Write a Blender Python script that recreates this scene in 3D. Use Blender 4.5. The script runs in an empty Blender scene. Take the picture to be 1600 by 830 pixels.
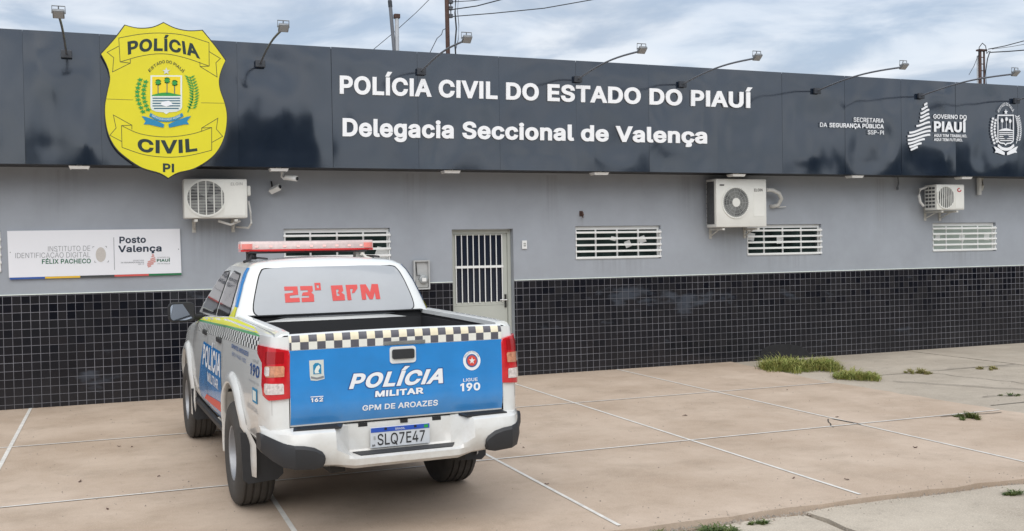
import bpy, bmesh, math, random
from mathutils import Vector, Matrix, noise
rnd = random.Random(7)
sc = bpy.context.scene
COL = sc.collection
R = math.radians

# ------------------------------------------------------------------ camera
IW, IH = 1600.0, 830.0                      # photograph's pixel grid used for measuring
FPX = 1593.0
yaw, pitch, roll, CAMH = R(21.398), R(-0.9923), R(-0.9769), 1.8343
fwd = Vector((math.sin(yaw)*math.cos(pitch), math.cos(yaw)*math.cos(pitch), math.sin(pitch)))
rgt0 = Vector((math.cos(yaw), -math.sin(yaw), 0)); up0 = rgt0.cross(fwd)
rgt = math.cos(roll)*rgt0 + math.sin(roll)*up0
upv = -math.sin(roll)*rgt0 + math.cos(roll)*up0
CAMO = Vector((0, 0, CAMH))
cd = bpy.data.cameras.new('camera'); cam = bpy.data.objects.new('camera', cd); COL.objects.link(cam)
cd.sensor_width = 36; cd.lens = FPX/IW*36; cd.clip_end = 2000; cd.clip_start = .05
cam.matrix_world = Matrix(((rgt.x, upv.x, -fwd.x, 0), (rgt.y, upv.y, -fwd.y, 0), (rgt.z, upv.z, -fwd.z, CAMH), (0, 0, 0, 1)))
sc.camera = cam

# ------------------------------------------------------------------ world and sun (bright overcast)
SUN_EL, SUN_AZ = 52, 200                    # degrees; azimuth clockwise from +Y
w = bpy.data.worlds.new('World'); sc.world = w; w.use_nodes = True
nt = w.node_tree; nt.nodes.clear()
def N(nt, t, **kw):
    n = nt.nodes.new(t)
    for k, v in kw.items():
        if k.startswith('i_'): n.inputs[k[2:]].default_value = v
        else: setattr(n, k, v)
    return n
sky = N(nt, 'ShaderNodeTexSky'); sky.sky_type = 'NISHITA'; sky.sun_disc = False
sky.sun_elevation = R(SUN_EL); sky.sun_rotation = R(SUN_AZ); sky.dust_density = 2.0
tc = N(nt, 'ShaderNodeTexCoord'); sep = N(nt, 'ShaderNodeSeparateXYZ'); nt.links.new(tc.outputs['Generated'], sep.inputs[0])
zz = N(nt, 'ShaderNodeMath', operation='ADD'); zz.inputs[1].default_value = .12; nt.links.new(sep.outputs['Z'], zz.inputs[0])
mxz = N(nt, 'ShaderNodeMath', operation='MAXIMUM'); mxz.inputs[1].default_value = .05; nt.links.new(zz.outputs[0], mxz.inputs[0])
comb = N(nt, 'ShaderNodeCombineXYZ')
for ax in 'XY':
    dv = N(nt, 'ShaderNodeMath', operation='DIVIDE'); nt.links.new(sep.outputs[ax], dv.inputs[0]); nt.links.new(mxz.outputs[0], dv.inputs[1]); nt.links.new(dv.outputs[0], comb.inputs[ax])
def cloud(scale, detail, lo, hi, off):
    mp = N(nt, 'ShaderNodeMapping'); mp.inputs['Location'].default_value = off; mp.inputs['Rotation'].default_value = (0, 0, R(25)); mp.inputs['Scale'].default_value = (1.0, 1.0, 1)
    nt.links.new(comb.outputs[0], mp.inputs[0])
    n = N(nt, 'ShaderNodeTexNoise'); n.inputs['Scale'].default_value = scale; n.inputs['Detail'].default_value = detail; n.inputs['Roughness'].default_value = .55; n.inputs['Distortion'].default_value = .4
    nt.links.new(mp.outputs[0], n.inputs['Vector'])
    r = N(nt, 'ShaderNodeMapRange', interpolation_type='SMOOTHSTEP'); r.inputs['From Min'].default_value = lo; r.inputs['From Max'].default_value = hi
    nt.links.new(n.outputs['Fac'], r.inputs['Value']); return r.outputs[0]
c1 = cloud(1.15, 7, .34, .66, (1.3, .4, 0)); c2 = cloud(2.1, 8, .36, .64, (4.1, 2.2, 0))
cc = N(nt, 'ShaderNodeMixRGB'); cc.inputs[1].default_value = (3.2, 3.8, 4.65, 1); cc.inputs[2].default_value = (5.7, 6.0, 6.4, 1); nt.links.new(c2, cc.inputs[0])
cov = N(nt, 'ShaderNodeMapRange'); cov.inputs['To Min'].default_value = .70; cov.inputs['To Max'].default_value = 1.0; nt.links.new(c1, cov.inputs['Value'])
mixs = N(nt, 'ShaderNodeMixRGB'); nt.links.new(cov.outputs[0], mixs.inputs[0]); nt.links.new(sky.outputs[0], mixs.inputs[1]); nt.links.new(cc.outputs[0], mixs.inputs[2])
bg = N(nt, 'ShaderNodeBackground'); bg.inputs[1].default_value = .085; nt.links.new(mixs.outputs[0], bg.inputs[0])
wo = N(nt, 'ShaderNodeOutputWorld'); nt.links.new(bg.outputs[0], wo.inputs[0])
sd = bpy.data.lights.new('sun', 'SUN'); sd.energy = 1.5; sd.angle = R(80); sd.color = (1, .96, .9)
so = bpy.data.objects.new('sun', sd); COL.objects.link(so)
sdir = Vector((math.sin(R(SUN_AZ))*math.cos(R(SUN_EL)), math.cos(R(SUN_AZ))*math.cos(R(SUN_EL)), math.sin(R(SUN_EL))))
so.rotation_euler = (-sdir).to_track_quat('-Z', 'Y').to_euler()
vs = sc.view_settings; vs.view_transform = 'Standard'; vs.look = 'None'; vs.gamma = 1; vs.use_curve_mapping = False; vs.exposure = 0.86

# ------------------------------------------------------------------ measuring helpers
def ray(px, py): return fwd + rgt*((px-IW/2)/FPX) - upv*((py-IH/2)/FPX)
def P(px, py, Y):                            # point of the vertical plane y = Y seen at that pixel
    d = ray(px, py); return CAMO + d*((Y-CAMO.y)/d.y)
def G(px, py, z=0):
    d = ray(px, py); return CAMO + d*((z-CAMO.z)/d.z)
TH = R(2.251)
TS = Vector((math.cos(TH), math.sin(TH), 0)); TD = Vector((-math.sin(TH), math.cos(TH), 0))
TO = Vector((1.6425, 7.6679, 0)) + TS*.03
def tl(v): v = v-TO; return Vector((v.dot(TS), v.dot(TD), v.z))
TC = tl(CAMO)
def T(px, py, y=None, x=None):               # truck-local point on the plane y = const or x = const
    d = ray(px, py); d = Vector((d.dot(TS), d.dot(TD), d.z))
    t = (y-TC.y)/d.y if x is None else (x-TC.x)/d.x
    return TC + d*t

# ------------------------------------------------------------------ object helpers
LOCAL = set()
def root_of(o):
    while o.parent: o = o.parent
    return o
def obj(name, bm, mat, parent=None, smooth=None, recalc=True):
    if recalc: bmesh.ops.recalc_face_normals(bm, faces=bm.faces)
    if parent is not None:
        r = root_of(parent)
        if r.name not in LOCAL: bmesh.ops.translate(bm, verts=bm.verts, vec=-r.location)
    me = bpy.data.meshes.new(name); bm.to_mesh(me); bm.free()
    for m in (mat if isinstance(mat, (list, tuple)) else [mat]): me.materials.append(m)
    if smooth is not None:
        me.shade_smooth(); me.set_sharp_from_angle(angle=R(smooth))
    o = bpy.data.objects.new(name, me); COL.objects.link(o)
    if parent is not None: o.parent = parent
    return o
def tag(o, label=None, cat=None, group=None, kind=None):
    for k, v in (('label', label), ('category', cat), ('group', group), ('kind', kind)):
        if v: o[k] = v
    return o
def thing(name, loc, label, cat, group=None, local=False, rz=0):
    o = bpy.data.objects.new(name, None); COL.objects.link(o); o.location = loc; o.rotation_euler = (0, 0, rz)
    o.empty_display_size = .2
    if local: LOCAL.add(o.name)
    return tag(o, label, cat, group)
def dup(root, loc, label, rz=None):
    def cp(o, par):
        c = o.copy(); COL.objects.link(c)
        if par: c.parent = par
        for ch in o.children: cp(ch, c)
        return c
    r = cp(root, None); r.location = loc; r['label'] = label
    if rz is not None: r.rotation_euler = (0, 0, rz)
    return r
def box(bm, x0, x1, y0, y1, z0, z1, bevel=0, mat=0, seg=2):
    vs = [bm.verts.new((x, y, z)) for x in (x0, x1) for y in (y0, y1) for z in (z0, z1)]
    fs = [bm.faces.new([vs[i] for i in q]) for q in ((0, 1, 3, 2), (4, 6, 7, 5), (0, 4, 5, 1), (2, 3, 7, 6), (0, 2, 6, 4), (1, 5, 7, 3))]
    bmesh.ops.recalc_face_normals(bm, faces=fs)
    for f in fs: f.material_index = mat
    if bevel:
        es = list({e for f in fs for e in f.edges})
        r = bmesh.ops.bevel(bm, geom=es, offset=bevel, segments=seg, profile=.5, affect='EDGES')
        for f in r['faces']: f.material_index = mat
    return vs
def B(*a, **k):
    bm = bmesh.new(); box(bm, *a, **k); return bm
def tube(bm, pts, r, seg=8, cap=True):
    pts = [Vector(p) for p in pts]; rings = []
    for i, p in enumerate(pts):
        t = (pts[min(i+1, len(pts)-1)]-pts[max(i-1, 0)]).normalized()
        a = t.cross(Vector((0, 0, 1)))
        if a.length < .05: a = t.cross(Vector((1, 0, 0)))
        a.normalize(); b = t.cross(a)
        rr = r[i] if isinstance(r, (list, tuple)) else r
        rings.append([bm.verts.new(p+a*rr*math.cos(2*math.pi*k/seg)+b*rr*math.sin(2*math.pi*k/seg)) for k in range(seg)])
    for A, C in zip(rings, rings[1:]):
        for k in range(seg): bm.faces.new((A[k], A[(k+1) % seg], C[(k+1) % seg], C[k]))
    if cap: bm.faces.new(rings[0][::-1]); bm.faces.new(rings[-1])
def TB(pts, r, seg=8):
    bm = bmesh.new(); tube(bm, pts, r, seg); return bm
def lathe(bm, prof, fn, seg=48, close=False):       # prof: (radius, axial); fn(radius, axial, angle) -> point
    rings = [[bm.verts.new(fn(r, a, 2*math.pi*k/seg)) for k in range(seg)] for r, a in prof]
    pr = list(zip(rings, rings[1:])) + ([(rings[-1], rings[0])] if close else [])
    for A, C in pr:
        for k in range(seg): bm.faces.new((A[k], A[(k+1) % seg], C[(k+1) % seg], C[k]))
    return rings
def loft(bm, rings, closed=True, caps=True):
    vr = [[bm.verts.new(p) for p in r] for r in rings]; n = len(vr[0])
    for A, C in zip(vr, vr[1:]):
        for k in range(n if closed else n-1): bm.faces.new((A[k], A[(k+1) % n], C[(k+1) % n], C[k]))
    if caps: bm.faces.new(vr[0][::-1]); bm.faces.new(vr[-1])
    return vr
def flat(polys, fn, grid=None, off=None, bm=None):
    """2-D outlines -> surface through fn(u, v); cut by a grid so it can follow a curved surface; off = vector or fn giving thickness"""
    out = bm or bmesh.new()
    for pl in polys:
        b = bmesh.new(); b.faces.new([b.verts.new((u, v, 0)) for u, v in pl])
        if grid:
            for ax, st in ((0, grid[0]), (1, grid[1])):
                if not st: continue
                lo = min(q[ax] for q in pl); hi = max(q[ax] for q in pl); k = math.ceil(lo/st+1e-6)
                while k*st < hi-1e-6:
                    co = [0, 0, 0]; co[ax] = k*st; no = [0, 0, 0]; no[ax] = 1
                    bmesh.ops.bisect_plane(b, geom=b.verts[:]+b.edges[:]+b.faces[:], plane_co=co, plane_no=no); k += 1
        bmesh.ops.triangulate(b, faces=[f for f in b.faces if len(f.verts) > 4])
        mp = {v: out.verts.new(fn(v.co.x, v.co.y)) for v in b.verts}
        nf = [out.faces.new([mp[v] for v in f.verts]) for f in b.faces]
        b.free()
        if off is not None:
            ex = bmesh.ops.extrude_face_region(out, geom=nf)
            o3 = Vector(off)
            for v in ex['geom']:
                if isinstance(v, bmesh.types.BMVert): v.co += o3
    return out
def poly2(pts):                                     # stroke helper needs Vectors
    return [Vector((p[0], p[1])) for p in pts]
def stroke(pts, wd, closed=False):                  # polyline -> outline quads
    pts = poly2(pts); n = len(pts); out = []
    L, Rr = [], []
    for i, p in enumerate(pts):
        a = pts[(i-1) % n] if (closed or i > 0) else p; c = pts[(i+1) % n] if (closed or i < n-1) else p
        d1 = (p-a).normalized() if (p-a).length > 1e-9 else (c-p).normalized(); d2 = (c-p).normalized() if (c-p).length > 1e-9 else d1
        n1 = Vector((-d1.y, d1.x)); n2 = Vector((-d2.y, d2.x)); m = n1+n2
        m = m.normalized() if m.length > .1 else n1
        k = wd/2/max(.35, m.dot(n1)); L.append(p+m*k); Rr.append(p-m*k)
    for i in range(n if closed else n-1):
        j = (i+1) % n; out.append([tuple(L[i]), tuple(L[j]), tuple(Rr[j]), tuple(Rr[i])])
    return out
def smoothpts(pts, k=4, closed=False):              # Catmull-Rom
    pts = poly2(pts); n = len(pts); out = []
    for i in range(n if closed else n-1):
        g = lambda j: pts[j % n] if closed else pts[max(0, min(n-1, j))]
        p0, p1, p2, p3 = g(i-1), g(i), g(i+1), g(i+2)
        for s in range(k):
            t = s/k
            out.append(tuple(.5*((2*p1)+(p2-p0)*t+(2*p0-5*p1+4*p2-p3)*t*t+(3*p1-p0-3*p2+p3)*t**3)))
    if not closed: out.append(tuple(pts[-1]))
    return out
# letter outlines (thousandths of an em): character, advance, contours
GLYPH_DATA = """ 	188	
(	273	89,207 92,264 101,324 109,364 119,403 132,441 153,494 177,539 236,539 212,485 191,428 174,370 161,313 154,258 151,207 154,161 160,115 172,67 188,16 202,-19 218,-57 236,-96 177,-96 150,-46 128,4 111,55 99,106 92,156
)	273	37,-96 56,-56 72,-18 86,18 102,69 113,116 120,162 122,207 119,258 112,313 99,370 82,428 62,485 37,539 97,539 121,494 142,441 154,403 164,364 173,323 181,264 184,207 182,156 174,104 161,53 144,3 123,-47 97,-96
-	453	337,244 337,188 114,188 114,244
.	188	95,-4 78,-1 63,9 53,24 50,41 53,59 63,73 78,83 95,87 113,83 128,73 138,59 141,41 138,24 128,9 113,-1
0	453	227,-7 174,1 130,24 95,62 69,113 57,155 50,202 48,254 50,306 57,353 69,395 95,447 130,484 174,508 227,516 279,508 323,484 358,447 384,395 396,353 403,306 405,254 403,202 396,155 384,113 359,62 323,24 279,1|227,50 261,56 290,74 313,103 330,144 340,194 344,254 340,314 330,365 313,405 290,435 261,453 227,460 192,453 163,435 140,405 123,365 113,314 109,254 113,194 123,144 140,103 163,74 192,56
1	330	216,509 216,0 152,0 152,440 149,440 46,374 46,436 158,509
2	453	64,0 64,47 234,229 261,257 282,282 299,305 311,327 318,348 320,371 317,397 308,419 293,436 273,449 250,457 224,460 196,457 172,447 153,433 139,413 130,390 127,362 66,362 71,405 86,442 111,473 143,496 182,511 225,516 268,511 306,497 337,474 361,445 376,411 381,372 378,345 371,318 357,290 336,259 306,223 267,180 153,60 153,57 389,57 389,0
3	453	218,-7 173,-3 133,10 98,30 70,57 52,91 44,132 109,132 115,107 126,87 144,71 165,59 191,52 219,50 248,53 275,61 297,74 315,93 325,116 329,145 326,172 316,196 299,217 275,234 242,244 201,248 157,248 157,299 288,448 288,452 70,452 70,509 372,509 372,461 211,278 211,289 264,288 308,276 344,253 371,222 387,186 393,145 387,103 370,66 344,36 309,12 266,-2
4	453	40,105 40,158 247,509 311,509 109,166 109,163 413,163 413,105|282,0 282,121 282,146 282,318 343,318 343,0
5	453	221,-7 178,-2 140,11 108,32 83,60 66,93 60,130 122,130 127,108 138,89 154,73 173,60 196,52 221,50 250,53 276,64 298,82 314,104 324,131 328,162 324,193 314,221 297,244 275,262 248,273 218,277 192,275 167,268 145,258 128,246 67,253 96,509 366,509 366,452 151,452 134,301 136,301 155,315 178,325 203,331 229,334 263,330 294,321 321,306 345,285 364,260 379,231 388,199 391,163 385,117 369,76 343,41 309,15 268,-1
6	453	226,-7 182,-1 142,15 109,40 84,74 69,115 64,162 68,199 80,239 102,285 137,340 252,509 322,509 151,261 145,261 154,275 165,288 179,299 196,307 214,312 235,314 278,309 316,295 346,271 370,240 384,201 389,157 384,112 368,73 343,39 310,14 271,-2|226,48 254,52 279,63 299,79 314,101 324,128 327,157 324,187 314,213 299,235 279,251 254,262 226,265 198,262 174,252 153,235 138,214 128,188 125,158 128,128 138,102 153,79 174,63 198,52
7	453	97,0 323,448 323,452 62,452 62,509 391,509 391,449 165,0
8	453	226,-7 178,-2 136,11 101,33 74,62 57,96 52,135 55,166 65,195 81,220 101,241 125,256 153,265 153,267 119,282 93,308 76,342 70,380 75,417 90,450 114,477 146,498 184,511 226,516 269,511 306,498 337,477 361,450 377,417 382,380 376,342 359,308 333,282 300,267 300,265 327,256 351,241 372,220 387,195 397,166 401,135 395,96 378,62 352,33 317,11 275,-2|226,49 258,52 285,60 307,74 323,91 333,113 337,139 333,165 322,189 305,208 283,223 256,232 226,235 196,232 169,223 147,208 130,189 119,165 115,139 119,113 129,91 145,74 167,60 195,52|226,290 252,292 274,300 293,313 307,330 316,351 319,376 316,399 308,420 294,437 275,449 252,457 226,460 200,457 177,449 159,437 145,420 136,399 133,376 136,351 145,330 159,313 178,300 201,292
9	453	226,516 271,510 310,494 343,468 368,434 384,393 389,347 385,309 373,270 350,224 315,168 200,0 130,0 301,248 307,248 299,234 287,221 273,210 257,202 238,196 218,195 175,199 137,214 106,237 83,269 68,307 64,352 69,397 85,436 110,469 143,494 182,510|226,460 199,457 174,446 154,429 138,407 129,381 125,352 129,322 138,295 154,274 174,257 199,247 226,243 254,247 279,257 299,273 314,295 324,321 327,350 324,381 314,407 299,429 279,446 254,457
A	480	16,0 201,509 276,509 463,0 395,0 287,302 276,334 264,372 250,420 232,478 245,478 228,419 213,371 201,333 191,302 85,0|110,142 110,199 370,199 370,142
B	456	60,0 60,509 241,509 289,504 329,491 359,469 381,442 394,410 398,374 395,344 387,320 373,301 356,286 336,275 315,267 315,262 339,257 363,245 385,227 402,203 414,173 418,136 413,100 400,67 377,39 344,18 301,4 247,0|125,57 245,57 296,63 330,80 349,105 355,137 352,161 342,184 327,203 306,218 279,228 248,231 125,231|125,285 238,285 265,288 288,296 308,309 323,326 333,348 336,372 330,403 313,429 283,446 240,452 125,452
C	510	267,-7 225,-3 186,7 150,25 119,49 92,79 70,115 53,157 44,203 40,254 44,305 53,352 70,393 92,429 119,459 150,484 186,501 225,512 267,516 305,513 340,504 373,490 402,471 427,447 448,418 463,385 473,348 408,348 401,373 389,395 375,413 357,428 337,440 315,449 292,454 267,456 223,450 184,432 150,403 125,364 109,314 103,254 109,194 125,145 151,105 184,76 223,59 267,53 292,55 315,60 337,69 357,81 375,96 389,114 401,136 408,160 473,160 463,124 448,91 428,62 402,38 373,19 341,5 305,-4
D	502	219,0 96,0 96,57 215,57 272,63 318,81 354,110 379,149 394,198 399,255 394,312 379,361 354,399 320,428 275,446 221,452 93,452 93,509 225,509 273,505 315,495 353,478 399,441 433,391 449,351 458,306 462,255 458,205 449,159 433,119 411,83 384,54 351,31 312,14 268,3|125,509 125,0 60,0 60,509
E	419	60,0 60,509 372,509 372,452 125,452 125,286 355,286 355,229 125,229 125,57 375,57 375,0
F	410	60,0 60,509 369,509 369,452 125,452 125,278 346,278 346,221 125,221 125,0
G	520	269,-7 225,-3 185,7 149,25 118,49 91,79 69,116 53,157 43,203 40,254 43,305 53,352 69,393 91,429 117,459 149,484 184,501 223,512 265,516 304,513 340,504 374,489 403,469 429,445 449,416 465,384 474,349 408,349 399,372 387,393 373,411 356,427 337,439 315,448 291,454 265,456 222,450 183,432 150,404 125,364 109,314 103,254 109,194 125,145 151,105 184,76 224,59 269,53 309,57 345,71 374,93 396,123 410,160 415,202 434,199 283,199 283,256 478,256 478,200 471,141 451,91 419,50 377,19 326,0
H	517	60,0 60,509 125,509 125,289 392,289 392,509 457,509 457,0 392,0 392,232 125,232 125,0
I	185	60,0 60,509 125,509 125,0
L	393	60,0 60,509 125,509 125,57 361,57 361,0
M	628	60,0 60,509 152,509 277,187 287,159 299,123 311,84 322,49 307,49 318,83 330,121 342,158 352,187 476,509 568,509 568,0 504,0 504,291 504,327 505,369 506,413 507,457 513,457 505,433 498,409 482,363 467,322 456,291 342,0 286,0 170,291 159,321 145,361 129,408 112,457 119,457 120,416 121,372 122,328 122,291 122,0
N	523	60,0 60,509 136,509 343,183 352,169 363,151 375,130 388,107 401,82 414,55 405,54 402,81 401,108 400,134 399,157 399,195 399,509 463,509 463,0 387,0 202,290 177,331 164,354 148,381 108,452 119,454 122,384 124,328 125,291 125,0
O	533	267,-7 225,-3 186,7 150,25 119,49 92,79 70,115 53,157 44,203 40,254 44,305 53,352 70,393 92,429 119,459 150,484 186,501 225,512 267,516 309,512 348,501 384,484 415,459 442,429 464,393 480,352 490,305 493,254 490,203 480,157 464,115 442,79 415,49 384,25 348,7 309,-3|267,53 310,59 349,76 383,105 408,144 425,194 430,254 425,314 408,365 383,404 349,433 310,450 267,456 223,450 184,433 151,404 125,364 109,314 103,254 109,194 125,144 151,105 184,76 223,59
P	445	60,0 60,509 235,509 289,503 332,487 366,462 390,430 404,391 409,348 404,304 390,265 366,233 332,207 289,191 235,186 109,186 109,242 233,242 269,246 297,256 318,272 333,294 342,319 344,348 342,376 333,402 318,423 297,439 268,449 232,452 125,452 125,0
Q	533	245,159 313,159 369,85 384,65 468,-48 401,-48 346,27 331,46|267,-7 225,-3 186,7 150,25 119,49 92,79 70,115 53,157 44,203 40,254 44,305 53,352 70,393 92,429 119,459 150,484 186,501 225,512 267,516 309,512 348,501 384,484 415,459 442,429 464,393 480,352 490,305 493,254 490,203 480,157 464,115 442,79 415,49 384,25 348,7 309,-3|267,53 310,59 349,76 383,105 408,144 425,194 430,254 425,314 408,365 383,404 349,433 310,450 267,456 223,450 184,433 151,404 125,364 109,314 103,254 109,194 125,144 151,105 184,76 223,59
R	449	60,0 60,509 236,509 290,504 333,489 367,465 390,433 405,395 409,352 405,309 390,271 367,240 333,217 289,203 236,198 96,198 96,255 234,255 269,258 298,267 319,281 334,300 342,324 345,352 342,380 334,405 319,425 298,440 269,449 233,452 125,452 125,0|353,0 230,229 303,229 428,0
S	447	224,-9 172,-4 128,9 91,31 64,60 46,96 38,137 104,137 110,110 123,88 142,71 166,59 194,52 224,49 257,52 286,60 311,74 329,92 341,114 346,139 342,161 332,179 316,193 296,205 272,214 245,222 184,239 128,260 86,289 60,326 52,372 58,413 75,448 102,476 138,498 180,511 227,516 275,511 316,498 351,476 377,449 394,415 401,378 337,378 326,412 302,437 267,453 225,459 194,456 167,448 145,435 129,418 118,398 115,376 119,352 131,334 148,319 169,308 191,300 212,293 264,279 287,272 312,264 336,252 359,238 379,220 395,198 405,171 408,139 403,99 386,64 360,34 323,11 278,-4
T	449	32,452 32,509 417,509 417,452 257,452 257,0 193,0 193,452
U	517	259,-8 203,-2 154,15 114,43 85,80 66,124 60,173 60,509 124,509 124,178 128,144 141,113 160,87 187,68 220,56 259,52 298,56 331,68 357,87 377,113 389,144 393,178 393,509 457,509 457,173 451,124 433,80 403,43 363,15 315,-2
V	480	204,0 16,509 84,509 192,206 203,176 215,137 230,89 248,31 235,31 252,90 267,138 279,176 290,206 395,509 463,509 278,0
X	474	18,0 217,284 217,236 29,509 104,509 178,400 192,379 204,361 214,345 223,329 233,312 243,292 232,292 252,329 261,345 272,361 298,400 374,509 446,509 259,239 259,287 456,0 382,0 292,129 268,165 259,180 250,195 241,212 230,231 244,231 235,213 225,196 216,181 206,166 182,129 91,0
Z	438	42,0 42,46 273,385 289,408 306,431 323,453 341,476 348,454 317,453 285,452 254,452 223,452 40,452 40,509 397,509 397,462 169,129 152,105 134,81 97,33 90,54 121,56 152,57 183,57 214,57 399,57 399,0
a	389	160,-9 126,-5 94,5 68,22 48,45 35,73 30,108 34,138 43,161 58,179 78,193 100,203 125,211 152,216 178,220 234,227 252,230 265,235 273,243 276,255 276,257 273,279 267,297 256,311 240,322 220,329 196,331 171,329 149,322 132,313 118,301 107,288 100,274 41,291 57,322 79,346 104,364 133,375 163,382 194,384 215,383 239,379 263,372 286,360 306,343 322,320 333,290 337,251 337,0 277,0 277,52 272,52 264,38 252,25 236,12 215,1 190,-6|170,45 202,49 228,59 248,74 263,93 272,115 276,138 276,190 270,186 259,182 246,179 231,176 200,171 175,168 154,164 134,159 117,150 103,139 95,124 92,105 94,87 102,72 114,61 130,52 149,47
c	396	207,-8 159,-2 117,16 82,46 56,85 40,133 34,187 40,243 56,291 82,330 117,360 159,378 207,384 234,383 260,377 284,368 305,356 324,341 340,322 353,301 362,277 303,262 298,276 290,289 281,301 270,311 257,319 242,325 226,329 207,330 173,325 145,310 124,287 108,258 99,224 96,187 99,151 108,117 124,89 145,66 173,51 207,46 226,48 243,52 258,58 271,66 282,76 292,89 299,102 304,117 363,102 354,78 341,56 325,37 306,21 285,9 261,-1 235,-6
d	424	195,-8 151,-2 111,16 79,45 55,84 39,133 34,189 39,245 55,293 79,332 112,361 151,378 196,384 228,381 253,373 272,360 287,346 298,331 306,319 311,319 311,509 372,509 372,0 313,0 313,59 307,59 298,46 287,31 272,17 252,4 227,-5|205,47 236,51 263,65 284,86 299,115 309,150 312,189 309,229 300,263 284,291 263,312 237,325 205,330 172,325 145,311 124,290 108,261 99,227 96,189 99,151 109,117 124,88 145,66 172,51
e	404	212,-8 161,-2 117,16 82,46 56,85 40,132 34,187 39,242 55,290 81,329 115,359 157,378 205,384 236,382 266,374 294,361 319,341 341,315 357,282 368,242 371,194 371,169 75,169 75,221 338,221 310,202 307,237 298,269 283,294 263,314 237,326 205,330 173,326 146,313 125,294 109,270 99,241 96,211 96,178 100,139 110,106 128,80 151,61 179,50 212,46 234,48 254,53 271,61 285,73 297,88 306,105 365,91 353,63 335,39 311,19 283,4 249,-5
g	425	207,-151 168,-148 134,-140 105,-127 82,-110 64,-91 51,-69 101,-41 110,-53 122,-66 136,-78 154,-88 178,-95 207,-97 249,-92 282,-75 304,-47 311,-6 311,68 306,68 298,56 287,41 272,28 252,16 227,8 195,5 152,10 113,27 80,53 55,90 39,136 34,191 39,246 55,293 80,332 112,361 152,378 196,384 228,382 253,373 273,360 288,346 299,331 308,319 313,319 313,379 372,379 372,-9 367,-54 350,-90 324,-117 291,-136 251,-147|205,59 237,63 264,75 285,95 300,121 309,154 312,193 309,231 300,264 285,291 264,312 237,325 205,330 172,325 145,312 124,290 109,262 99,229 96,193 99,155 109,123 124,96 145,76 172,63
i	167	53,0 53,379 114,379 114,0|84,443 67,446 54,455 44,468 41,483 44,499 54,512 67,521 84,524 100,521 114,512 123,499 126,483 123,468 114,455 100,446
l	189	139,-2 101,3 74,20 58,47 53,84 53,509 114,509 114,99 115,77 120,62 130,54 146,52 160,53 170,54 181,3 162,-1 151,-2
n	410	114,227 114,0 53,0 53,379 112,379 112,287 102,287 124,332 152,362 187,379 227,384 264,380 295,369 321,349 341,321 353,285 357,240 357,0 296,0 296,235 290,275 273,304 246,323 210,329 184,326 161,317 141,303 126,283 117,257
o	415	207,-8 159,-2 117,16 82,46 56,85 40,133 34,187 40,243 56,291 82,330 117,360 159,378 207,384 256,378 299,360 333,330 359,291 376,243 381,187 376,133 359,85 333,46 299,16 256,-2|207,46 242,51 270,66 292,89 307,117 316,151 319,187 316,224 307,258 292,287 270,310 242,325 207,330 173,325 145,310 124,287 108,258 99,224 96,187 99,151 108,117 124,89 145,66 173,51
s	365	182,-8 145,-5 112,3 84,18 62,38 45,63 36,94 94,107 105,79 124,60 150,49 181,45 217,50 244,62 262,81 268,103 265,121 254,136 237,147 212,155 149,170 104,186 72,208 53,237 47,274 51,305 65,332 87,354 115,370 149,381 187,384 223,381 254,372 279,358 299,339 314,316 324,290 268,277 258,298 243,316 219,328 187,333 156,329 131,317 114,299 109,277 112,258 124,243 144,232 172,223 229,209 275,194 306,171 325,142 331,107 326,75 312,47 290,24 260,6 223,-5
t	227	204,379 204,327 6,327 6,379|65,471 126,471 126,98 128,76 136,61 150,53 170,50 185,51 202,54 213,2 203,-1 192,-3 180,-4 168,-4 125,2 92,21 72,52 65,93
Ã	480	16,0 201,509 276,509 463,0 395,0 287,302 276,334 264,372 250,420 232,478 245,478 228,419 213,371 201,333 191,302 85,0|110,142 110,199 370,199 370,142|284,576 272,577 260,580 248,584 237,590 217,600 209,603 201,604 194,602 188,595 185,587 183,577 141,577 145,605 155,628 172,643 196,648 208,647 220,643 231,639 241,633 260,623 269,620 278,619 285,621 291,625 295,634 297,646 339,646 334,618 324,595 307,580
Ç	510	267,-7 225,-3 186,7 150,25 119,49 92,79 70,115 53,157 44,203 40,254 44,305 53,352 70,393 92,429 119,459 150,484 186,501 225,512 267,516 305,513 340,504 373,490 402,471 427,447 448,418 463,385 473,348 408,348 401,373 389,395 375,413 357,428 337,440 315,449 292,454 267,456 223,450 184,432 150,403 125,364 109,314 103,254 109,194 125,145 151,105 184,76 223,59 267,53 292,55 315,60 337,69 357,81 375,96 389,114 401,136 408,160 473,160 463,124 448,91 428,62 402,38 373,19 341,5 305,-4|228,-146 228,-110 268,-110 284,-109 294,-105 300,-98 302,-88 300,-77 294,-71 284,-67 268,-66 240,-66 251,13 283,13 283,-3 283,-33 312,-37 332,-47 344,-64 348,-88 343,-114 328,-132 304,-143 269,-146
É	419	60,0 60,509 372,509 372,452 125,452 125,286 355,286 355,229 125,229 125,57 375,57 375,0|191,558 239,659 307,659 241,558
Ê	419	60,0 60,509 372,509 372,452 125,452 125,286 355,286 355,229 125,229 125,57 375,57 375,0|169,565 109,565 109,567 189,659 247,659 327,567 327,565 266,565 218,624
Í	185	60,0 60,509 125,509 125,0|58,592 104,690 178,690 110,592
Ú	517	259,-8 203,-2 154,15 114,43 85,80 66,124 60,173 60,509 124,509 124,178 128,144 141,113 160,87 187,68 220,56 259,52 298,56 331,68 357,87 377,113 389,144 393,178 393,509 457,509 457,173 451,124 433,80 403,43 363,15 315,-2|232,558 280,659 348,659 282,558
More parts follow.
